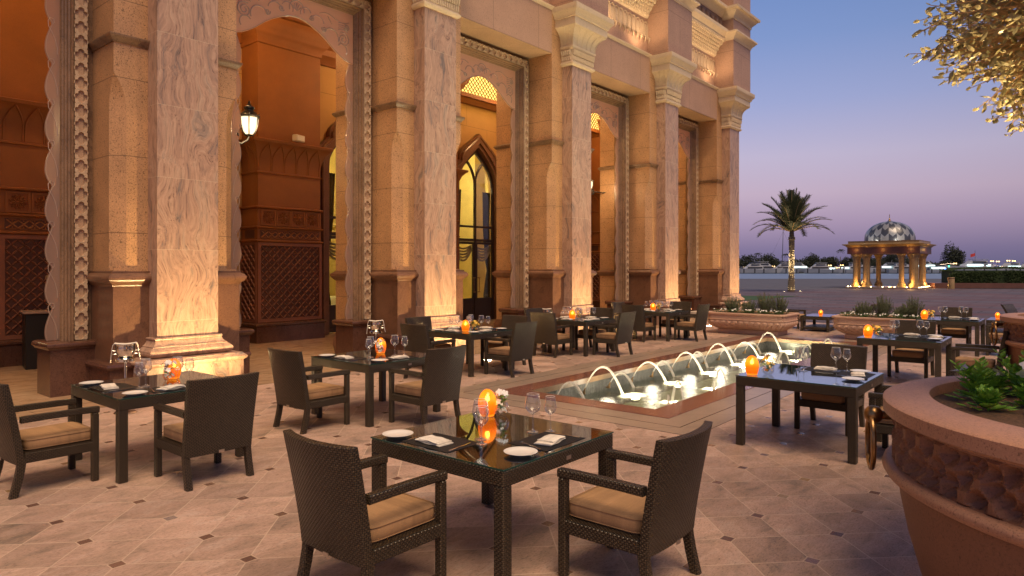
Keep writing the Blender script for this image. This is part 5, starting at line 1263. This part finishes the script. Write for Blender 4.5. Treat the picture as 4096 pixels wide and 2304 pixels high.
def rosemary(loc, h, w_, label, seed):
    rnd = random.Random(seed); t = thing('rosemary_bush', label, 'bush', loc, 0, 'rosemary bushes in the trough planters'); s_ = MB(); l = MB()
    for q in range(95):
        a = rnd.random()*6.28; r_ = w_*rnd.random()**.6; hh = h*(1-.35*(r_/w_)**2)*rnd.uniform(.6, 1.08); b0 = Vector((r_*.35*math.cos(a), r_*.35*math.sin(a), 0)); tip = Vector((r_*math.cos(a), r_*math.sin(a), hh))
        mid = (b0+tip)/2+Vector((rnd.uniform(-.03,.03), rnd.uniform(-.03,.03), 0)); s_.tube([b0, mid, tip], [.004,.003,.0015], 3, cap=False)
        for i in range(44):
            tt = .12+.88*i/44; p = b0.lerp(mid, tt*2) if tt < .5 else mid.lerp(tip, tt*2-1); aa = rnd.random()*6.28; d = Vector((math.cos(aa), math.sin(aa), .8)); sd2 = d.orthogonal().normalized()*.006; d = d.normalized()*rnd.uniform(.022, .036)
            l.add([p-sd2, p+sd2, p+d], [(0,1,2)])
    s_.build('stems', M['twigs'], t, smooth=False, uv=False); l.build('needles', M['rosemary'], t, smooth=False, uv=False)
def lowbed(loc, label, seed, sx=.12):
    rnd = random.Random(seed); t = thing('white_bedding_plant', label, 'plant', loc, 0, 'white flowering bedding plants in the troughs'); l = MB(); f = MB()
    for q in range(150):
        a = rnd.random()*6.28; r_ = .19*rnd.random()**.5; leaf(l, (r_*math.cos(a), r_*math.sin(a), .02+.10*rnd.random()), (math.cos(a), math.sin(a), rnd.random()), (0,0,1), .045, .022)
    for q in range(9): a = rnd.random()*6.28; r_ = .2*rnd.random()**.5; petals(f, (r_*math.cos(a), r_*math.sin(a), .10+.04*rnd.random()), .022, (rnd.uniform(-1,0), rnd.uniform(-.5,.5), .6), 5, .5)
    l.build('leaves', M['rosemary'] if rnd.random() < .0 else M['hedge2'], t, smooth=False, uv=False); f.build('flowers', M['petal'], t, smooth=False, uv=False)
M['hedge2'] = leafm('bedding_leaves', (.05, .10, .03), (.09, .16, .045), .5)
ti = 0
for (tx, ty), nm in ((TA, 'trough nearest the columns'), (TBp, 'trough behind the dining tables')):
    sp = [(-.02,.55,.50),(.05,.1,.42),(.0,-.35,.62),(.1,-.72,.58)] if nm.startswith('trough n') else [(0,.50,.45),(.05,.05,.62),(.0,-.42,.36),(.05,-.65,.60)]
    for i, (dx, dy, h) in enumerate(sp): rosemary((tx+dx, ty+dy, .56), h, .27, ['leftmost','second','third','rightmost'][i]+' feathery rosemary bush in the '+nm, 50+ti); ti += 1
    for i in range(5): lowbed((tx-.38, ty-.82+.40*i, .56), ['rightmost','second from right','middle','second from left','leftmost'][i]+' white flower patch along the front of the '+nm, 80+ti); ti += 1
    for i in range(4): lowbed((tx+.35, ty-.72+.48*i, .56), ['rightmost','second from right','second from left','leftmost'][i]+' white flower patch along the back of the '+nm, 80+ti); ti += 1

# ================================================================== far plaza
# gazebo, turned square to the shore
gz = thing('domed_gazebo', 'small stone pavilion with mosaic dome and warmly lit columns by the shore', 'gazebo', (0, 0, 0))
p0 = Vector((68.0, 16.75, 0)); p1 = Vector((68.0, 10.6, 0)); ux = (p1-p0).normalized(); uy = Vector((-ux.y, ux.x, 0)); 
if uy.dot(Vector((CF, SF, 0))) < 0: uy = -uy
S_ = 6.15; gc = p0 + ux*S_/2 + uy*S_/2; gz.location = gc; gz['_w'] = (0, 0, 0); gz.rotation_euler = (0, 0, math.atan2(ux.y, ux.x))
def gb(m, name, mat, parent=gz, **k): return m.build(name, M[mat], parent, **k)
M['gzstone'] = granite('gazebo_granite', (.13, .055, .04), .6, 1.2, 20, .45); M['gzcol'] = granite('gazebo_column_marble', (.36, .24, .11), .6, 1.2, 14, .35, streak=.6)
gb(MB().box(-S_/2, S_/2, -S_/2, S_/2, 0, .14), 'plinth', 'band', smooth=False)
hc = 2.35
for sx in (-1, 1):
    for sy in (-1, 1):
        for ax, ay in ((0,0),(1,0),(0,1)):
            x, y = sx*(hc-.95*ax), sy*(hc-.95*ay)
            m = MB().lathe([(.37,.14),(.37,.30),(.31,.31),(.34,.36),(.34,.42),(.28,.46),(.30,.52),(.25,.56)], (x, y, 0), 20); m.lathe([(.215,.5),(.215,2.72),(.22,2.75)], (x, y, 0), 20)
            m.lathe([(.24,2.72),(.29,2.75),(.29,2.80),(.26,2.84),(.32,2.90),(.32,2.96),(.38,3.03),(.42,3.08),(.42,3.14)], (x, y, 0), 20); gb(m, 'column', 'gzcol')
gb(MB().box(-2.92, 2.92, -2.92, 2.92, 3.13, 3.75), 'entablature', 'gzstone', smooth=False)
gb(MB().loft([[(-a, -a, z), (a, -a, z), (a, a, z), (-a, a, z)] for a, z in ((2.92,3.74),(2.98,3.76),(3.05,3.86),(3.20,3.92),(3.28,3.96),(3.28,4.02),(2.95,4.06),(2.86,4.08),(2.86,4.26),(2.90,4.30),(2.0,4.30))]), 'cornice', 'gzcol')
m = MB(); rings = []; uv = []; N_ = 80
prof = [(2.10,4.28),(2.10,4.55)] + [(2.10*math.cos(t_)**.95, 4.55+1.62*math.sin(t_)) for t_ in [math.pi/2*j/14 for j in range(1, 14)]] + [(.05, 6.17)]
for j, (r_, z) in enumerate(prof):
    rings.append([(r_*math.cos(2*math.pi*i/N_), r_*math.sin(2*math.pi*i/N_), z) for i in range(N_+1)]); uv += [(i/N_*20, j/len(prof)*4.6) for i in range(N_+1)]
m.loft(rings, closed=False, cap=False); m.uvs = uv; dm = gb(m, 'dome', 'dome', sharp=80)
gb(MB().lathe([(.22,6.14),(.24,6.18),(.10,6.24),(.05,6.32),(.09,6.38),(.03,6.46),(.02,6.72),(.05,6.76),(0,6.82)], n=10), 'finial', 'bronze', dm)
m = MB()
GL = []
for i in range(7): GL.append((-2.85+.95*i, -2.9))
for i in range(1, 6): GL.append((2.85, -2.85+1.0*i)); GL.append((-2.85, -2.85+1.0*i))
for x, y in GL: m.lathe([(0,.14),(.045,.14),(.045,.17),(0,.18)], (x, y, 0), 10)
gb(m, 'floor_spotlights', 'spotlens')['kind'] = 'stuff'
def gw(x, y, z): v = gz.location + ux*x + uy*y; return (v.x, v.y, z)
for x, y in ((-2.1,-2.85),(2.1,-2.85),(2.85,1.4),(-2.85,1.4),(0,.0)): lamp('gazebo_light', 'POINT', gw(x, y, .4), 40 if (x, y) != (0, 0) else 30, (1, .52, .14), .1)
for x, y in ((-1.5,-2.75),(1.5,-2.75)): lamp('dome_light', 'POINT', gw(x, y, 4.38), 30, (1, .92, .72), .08)
for x in (-2.2, 0, 2.2): lamp('entablature_light', 'POINT', gw(x, -3.25, 3.5), 3.5, (1, .48, .10), .08)
lamp('entablature_light', 'POINT', gw(3.25, 0, 3.5), 3, (1, .48, .10), .08)
# palm
pm = thing('date_palm', 'date palm on the plaza with its trunk wound in tiny lights', 'palm tree', (55.5, 17.6, 0))
m = MB(); rs = []; n_ = 12
tx_ = lambda z: .35*math.sin(z*.35)*.4
for j in range(60):
    z = 4.75*j/59; r_ = (.26-.08*min(1, z/1.2)+.03*math.sin(z*2.1)+(.025 if j % 2 else 0)) * (1 if z < 4.3 else .95)
    if 4.1 < z < 4.3: r_ += .05
    rs.append([((r_*(1+.1*noise.noise(Vector((i*1.3, z*3, 0)))))*math.cos(2*math.pi*i/n_)+tx_(z), r_*math.sin(2*math.pi*i/n_), z) for i in range(n_)])
m.loft(rs); m.build('trunk', M['twigs'], pm, smooth=False)
m = MB(); rnd = random.Random(5)
for i in range(420):
    z = rnd.uniform(.15, 3.4 if rnd.random() < .8 else 4.3); a = rnd.random()*6.28; r_ = .27-.08*min(1, z/1.2); m.lathe([(0,-.018),(.02,0),(0,.018)], (tx_(z)+r_*math.cos(a), r_*math.sin(a), z), 4)
fo = m.build('string_lights', M['fairy'], pm, smooth=False, uv=False); fo['kind'] = 'stuff'
def frond(m, st, base, az, el, L, droop, rnd):
    pts = []; d = Vector((math.cos(az)*math.cos(el), math.sin(az)*math.cos(el), math.sin(el))); p = Vector(base)
    N = 18
    for i in range(N+1):
        pts.append(p.copy()); d = (d + Vector((0, 0, -droop/N*(i/N)*2.2))).normalized(); p = p + d*L/N
    st.tube(pts, [.035*(1-.8*i/N) for i in range(N+1)], 4, cap=False)
    for i in range(2, 54):
        tt = i/54*N; k = int(tt); q = pts[k].lerp(pts[min(k+1, N)], tt-k); dd = (pts[min(k+1, N)]-pts[k]).normalized() if k < N else d; sd_ = dd.cross(Vector((0,0,1)))
        sd_ = sd_.normalized() if sd_.length > .05 else Vector((1,0,0)); upv = sd_.cross(dd)
        ll = .68*math.sin(math.pi*(.12+.80*i/54))**.7
        for sg in (-1, 1):
            v = (dd*.75+sd_*sg*.8+upv*(.25+.25*rnd.random())-Vector((0,0,.15))).normalized()*ll*rnd.uniform(.8, 1.1); w_ = dd*.034
            m.add([q-w_, q+w_, q+v*.6+w_*.7+Vector((0,0,-.01)), q+v+Vector((0,0,-.05*ll))], [(0,1,2,3)])
l = MB(); st = MB(); base = (tx_(4.75), 0, 4.7)
for i in range(46):
    az = i*2.4+rnd.uniform(-.35,.35); q_ = (i+.5)/46; el = R(88-70*q_**1.0); frond(l, st, base, az, el, rnd.uniform(2.9, 3.5), .35+1.0*q_*rnd.uniform(.6, 1.2), rnd)
l.build('fronds', M['palmleaf'], pm, smooth=False, uv=False); st.build('frond_stalks', M['bark'], pm, uv=False)
for x, y, l_ in ((54.66, 17.85, 'left'), (55.84, 17.0, 'right')):
    t = thing('ground_spotlight', 'round lit spotlight in the plaza on the %s of the palm foot' % l_, 'light', (x, y, 0), 0, 'ground spotlights at the palm')
    MB().lathe([(.10,0),(.16,0),(.16,.03),(.11,.035),(.10,.02)], n=16, cap=False).build('ring', M['steel'], t); MB().lathe([(0,.02),(.11,.02),(.11,.03),(0,.035)], n=14).build('lens', M['spotlens'], t)
    lamp('palm_light', 'SPOT', (x, y, .1), 260, (1, .72, .38), .1, (55.5, 17.6, 5.3), size=50, blend=.8)
# hedge in its low wall, bollard
he = thing('raised_hedge_bed', 'clipped dark hedge in a low red granite bed at the right', 'hedge', (0, 0, 0))
h0 = Vector((72.8, 10.31, 0)); h1 = h0 + (Vector((76.73, 3.97, 0))-h0)*3.2; hu = (h1-h0).normalized(); hn = Vector((-hu.y, hu.x, 0)); 
if hn.dot(Vector((CF, SF, 0))) < 0: hn = -hn
HL = (h1-h0).length; he.location = h0; he['_w'] = (0,0,0); he.rotation_euler = (0, 0, math.atan2(hu.y, hu.x)); sgn = 1 if hn.dot(Vector((-hu.y, hu.x, 0))) > 0 else -1
MB().box(0, HL, 0 if sgn > 0 else -4, 4 if sgn > 0 else 0, 0, .46).build('granite_bed', M['gzstone'], he, smooth=False)
m = MB(); rnd = random.Random(9)
for i in range(26000):
    x = 1.7+(HL-1.9)*rnd.random(); 
    top = 1.45+.22*noise.noise(Vector((x*.5, 0, 3)))+(.25 if x > 8 else 0)*min(1, (x-8)/3); u = rnd.random(); 
    if x < 2.6: top *= .82+.18*(x-1.7)/.9
    if u < .55: y, z = .8+.25*noise.noise(Vector((x*.9, 1, 5)))+.1*rnd.random(), .5+(top-.42)*rnd.random()**.7
    else: y, z = .8+2.2*rnd.random(), .42+top-.1*rnd.random()
    y = y*sgn; a = rnd.random()*6.28; d = Vector((math.cos(a), math.sin(a), rnd.uniform(-.3,1))).normalized()*.13; s_ = d.orthogonal().normalized()*.045
    p = Vector((x, y, z)); m.add([p, p+d*.5+s_, p+d, p+d*.5-s_], [(0,1,2,3)])
m.box(1.9, HL-.2, .95*sgn if sgn > 0 else 3*sgn, 3*sgn if sgn > 0 else .95*sgn, .45, 1.62)
hd = m.build('clipped_hedge', M['hedge'], he, smooth=False, uv=False)
t = thing('bollard', 'short cylindrical stone bollard in front of the hedge bed', 'bollard', (71.6, 8.9, 0)); MB().lathe([(.27,0),(.27,.98),(.25,1.02),(0,1.02)], n=20).build('shaft', M['gzcol'], t); MB().lathe([(.275,.90),(.285,.92),(.285,.96),(.275,.97)], n=20, cap=False).build('band', M['gzstone'], t)

# ================================================================== the marina on the far shore
def far(px, dep): r_ = (px-2048)/2730*dep; return vw(dep, r_, 0)
HR = CAM_TH - R(90)   # heading so local x runs right across the view
pt = thing('marina_pontoon', 'long floating pontoon with mooring posts along the far shore', 'pontoon', far(3000, 224), HR)
MB().box(-95, 95, -1, 1, -.1, .22).build('deck', M['dock'], pt, smooth=False)
rnd = random.Random(4)
for i in range(46):
    x = -28+i*3.6+rnd.uniform(-.6,.6); MB().lathe([(.22,-.1),(.22,1.4),(.24,1.5),(0,1.6)], (x, -1.3, 0), 6).build('mooring_post', M['dock'], pt)
def make_yacht(L, style, seed):
    rnd = random.Random(seed); t = thing('motor_yacht', 'x', 'boat')
    H = L*.115; Wd = L*.26; st = [];
    for s_ in [i/10 for i in range(11)]:
        x = -L/2+L*s_; w_ = Wd/2*(1 if s_ < .55 else max(.02, 1-((s_-.55)/.45)**2)); sh = H*(1+.45*s_**2); kx = 0 if s_ < .7 else -.12*L*(s_-.7)
        st.append([(x+kx, 0, -.1), (x+kx*.5, -w_*.75, .15), (x, -w_, sh), (x, w_, sh), (x+kx*.5, w_*.75, .15)])
    MB().loft(st).build('hull', M['white'], t, sharp=50)
    def tier(x0, x1, z0, z1, w_, rake=.5): return MB().loft([[(x0,-w_,z0),(x1,-w_*.8,z0),(x1,w_*.8,z0),(x0,w_,z0)],[(x0+.1*(z1-z0),-w_*.9,z1),(x1-rake*(z1-z0)*1.6,-w_*.7,z1),(x1-rake*(z1-z0)*1.6,w_*.7,z1),(x0+.1*(z1-z0),w_*.9,z1)]])
    a = tier(-L*.38, L*.22, H*1.0, H*1.0+1.25, Wd*.42, .9).build('cabin', M['white'], t)
    MB().box(-L*.34, L*.12, -Wd*.425, -Wd*.40, H+.45, H+.95).box(-L*.34, L*.12, Wd*.40, Wd*.425, H+.45, H+.95).build('windows', M['boatglass' if rnd.random() < .5 else 'cabinlight'], a, smooth=False)
    if style >= 1:
        b_ = tier(-L*.30, L*.08, H+1.25, H+2.15, Wd*.36, .7).build('flybridge', M['white'], t); MB().box(-L*.26, L*.0, -Wd*.365, -Wd*.34, H+1.5, H+1.9).box(-L*.26, L*.0, Wd*.34, Wd*.365, H+1.5, H+1.9).build('windows', M['boatglass'], b_, smooth=False)
        MB().box(-L*.32, L*.0, -Wd*.36, Wd*.36, H+2.5, H+2.6).build('hardtop', M['white' if style == 1 else 'boatblue'], t, smooth=False)
        m = MB(); [m.tube([(x, y, H+1.9), (x, y, H+2.5)], .05, 4) for x in (-L*.30, -L*.03) for y in (-Wd*.33, Wd*.33)]; m.tube([(-L*.12,0,H+2.6),(-L*.14,0,H+3.6)], .05, 4); m.build('mast', M['white'], t)
    else:
        MB().box(-L*.42, -L*.12, -Wd*.4, Wd*.4, H+1.3, H+1.42).build('canopy', M['boatblue' if rnd.random() < .6 else 'boatred'], t, smooth=False)
        MB().tube([(-L*.1,0,H+1.2),(-L*.12,0,H+2.4)], .05, 4).build('mast', M['white'], t)
    MB().tube([(L*.2,-Wd*.35,H*1.2+.5),(L*.36,-Wd*.22,H*1.3+.6),(L*.47,0,H*1.4+.6),(L*.36,Wd*.22,H*1.3+.6)], .04, 4).build('bow_rail', M['steel'], t)
    return t
YP = {k: None for k in range(4)}
spec = [(2940,11,0,0),(3000,12,2,1),(3070,13,1,0),(3122,12,1,3),(3205,14,3,0),(3262,12,1,1),(3325,9,0,0),(3385,10,0,1),(3440,12,1,2),(3545,14,3,1),(3622,12,2,0),(3705,17,3,2),(3760,10,1,0),(3880,18,3,3),(3960,12,2,0),(4030,15,3,1),(4100,12,1,1)]
lbl = ['small white cruiser by the column edge','blue-topped yacht left of the palm','white motor yacht pointing right, left of the palm','rounded white yacht touching the palm trunk','large yacht with lit cabin right of the palm','white yacht between palm and gazebo','small open boat between palm and gazebo','small cruiser with canopy just left of the gazebo','yacht partly behind the gazebo left columns','long yacht seen between the gazebo columns','yacht seen between right gazebo columns','large white double-deck yacht right of the gazebo','small cruiser beside the large double-deck yacht','big flag-flying yacht above the hedge','blue-topped yacht above the hedge','large yacht above the hedge toward the right edge','yacht at the right edge of the marina']
sizes = {0:(9,0),1:(12,1),2:(12,2),3:(15,1)}
for (px, L, st_, v), lb in zip(spec, lbl):
    kx = {9:0,10:0,11:0}.get(L, 1 if st_ == 1 else (2 if st_ == 2 else 3))
    if YP[kx] is None: o = make_yacht(*sizes[kx], 30+kx); YP[kx] = o; o['label'] = lb; o['group'] = 'boats moored in the marina'
    else: o = copy_tree(YP[kx], label=lb, group='boats moored in the marina')
    o.location = far(px, 229+rnd.uniform(0, 5)); o.rotation_euler = (0, 0, HR + (math.pi if v % 2 else 0) + rnd.uniform(-.35, .35)); s_ = L/sizes[kx][0]*.92; o.scale = (s_, s_, s_)
t = thing('sailboat', 'sailing boat with one very tall bare mast left of the palm', 'sailboat', far(3128, 236), HR); MB().loft([[(x,0,0),(x,-w_,1.0),(x,w_,1.0)] for x, w_ in ((-6,.9),(0,1.7),(4,1.2),(7,.05))]).build('hull', M['white'], t); MB().tube([(0,0,.8),(.4,0,15.4)], [.14,.07], 6).build('mast', M['dock'], t)
m = MB(); m.tube([(.4,0,14.5),(-6,0,1.2)], .02, 4); m.tube([(.4,0,14.5),(6.8,0,1.2)], .02, 4); m.build('rigging', M['dock'], t)
t = thing('flag_pole', 'red flag on a thin pole above the yachts', 'flag', far(3900, 232), HR); MB().tube([(0,0,0),(0,0,7.8)], .05, 5).build('pole', M['dock'], t); MB().loft([[(x,.12*math.sin(x*3),5.9+x*.35),(x,.12*math.sin(x*3),6.9+x*.3)] for x in (0,-.5,-1.0,-1.5)][0:4], closed=False, cap=False).build('cloth', M['flag'], t)
lamps_px = [(3030,1066),(3053,1066),(3093,1066),(3184,1063),(3319,1062),(3367,1061),(3415,1061),(3460,1060),(3560,1058),(3820,1054),(3873,1049),(3938,1046),(3968,1045),(3991,1046),(4033,1043),(4055,1044),(3352,1071),(3388,1071)]
LL = None
for px, py in lamps_px:
    dep = 234; h = EYE-(py-1071)/2730*dep; 
    if LL is None:
        t = thing('dock_lamp', 'glowing dock lamp among the moored yachts', 'street lamp', (0,0,0), 0, 'lamps along the marina')
        MB().tube([(0,0,0),(0,0,1)], .06, 5).build('post', M['dock'], t); LL = t; m = MB(); [m.lathe([(0,-.22),(.2,-.1),(.22,.05),(.14,.18),(0,.22)], (q, 0, 0), 8) for q in (-.38, .38)]; m.build('globes', M['docklight'], t)
    else: t = copy_tree(LL)
    t.location = far(px, dep); t.rotation_euler = (0, 0, HR)
    for c in t.children:
        if c.name.startswith('post'): c.scale = (1, 1, h)
        else: c.location = (0, 0, h)
for px, py, mt, nm in ((3795, 1068, 'greenlight', 'green'), (3781, 1078, 'bluelight', 'blue')):
    t = thing('navigation_light', 'tiny %s light by the large double-deck yacht' % nm, 'light', far(px, 223), HR); MB().lathe([(0,0),(.18,.1),(.2,.3),(0,.45)], n=8).build('lens', M[mt], t); t.location.z = EYE-(py-1071)/2730*223; MB().tube([(0,0,-t.location.z),(0,0,0)], .04, 4).build('post', M['dock'], t)
def far_tree(px, w_, h, dep, label, seed, kind=0):
    rnd = random.Random(seed); t = thing('shore_tree' if not kind else 'shore_palm', label, 'tree', far(px, dep), HR, 'trees beyond the marina')
    l = MB(); MB().tube([(0,0,0),(0,0,h*.7)], [.25,.12], 6).build('trunk', M['twigs'], t)
    if kind:
        for i in range(14):
            a = i*.45; e_ = rnd.uniform(-.5, .8)
            for k in range(10):
                q = k/10; c = Vector((math.cos(a)*q*1.8, math.sin(a)*.3*q, h+e_*q*1.4-1.2*q*q)); l.add([c, c+Vector((.35,0,-.25)), c+Vector((.1,0,.1))], [(0,1,2)])
    else:
        for i in range(2200):
            d = Vector((rnd.gauss(0,1), rnd.gauss(0,1), rnd.gauss(0,1))).normalized(); r_ = rnd.random()**.4; e_ = 1+.5*noise.noise(d*2+Vector((seed,0,0)))
            p = Vector((d.x*w_/2*r_*e_, d.y*w_/2*r_, h*.58+d.z*h*.42*r_*e_)); v = Vector([rnd.uniform(-.35,.35) for _ in range(3)]); u = Vector([rnd.uniform(-.35,.35) for _ in range(3)])
            l.add([p, p+v, p+v+u, p+u*.7], [(0,1,2,3)])
    l.build('crown', M['farleaf'], t, smooth=False, uv=False)
where = ['far left by the palace column','left of the palm','between the palm and the gazebo','behind the gazebo','right of the gazebo','above the hedge']
for i in range(26):
    px = 2960+i*37+rnd.uniform(-12,12); zone = where[0] if px < 3000 else where[1] if px < 3150 else where[2] if px < 3420 else where[3] if px < 3700 else where[4] if px < 3800 else where[5]
    hh = rnd.uniform(5.0, 7.2) if px < 3700 else rnd.uniform(3.6, 5); kd = 1 if i in (2, 5, 11, 17) else 0
    far_tree(px, rnd.uniform(6, 9), hh+(1.8 if kd else 0), 262+rnd.uniform(-8,8), ('dark palm' if kd else 'low dark bushy tree')+' on the far shore, '+zone, 300+i, kd)
far_tree(3802, 5.8, 11.0, 262, 'tallest dark tree on the far shore, just left of the hedge lamps', 401); far_tree(3832, 4.8, 9.6, 262, 'rounded dark tree beside the tallest one on the far shore', 402)
far_tree(3570, 5, 8.6, 262, 'taller dark tree seen between the gazebo columns', 403)
for o in bpy.data.objects:
    if '_w' in o: del o['_w']
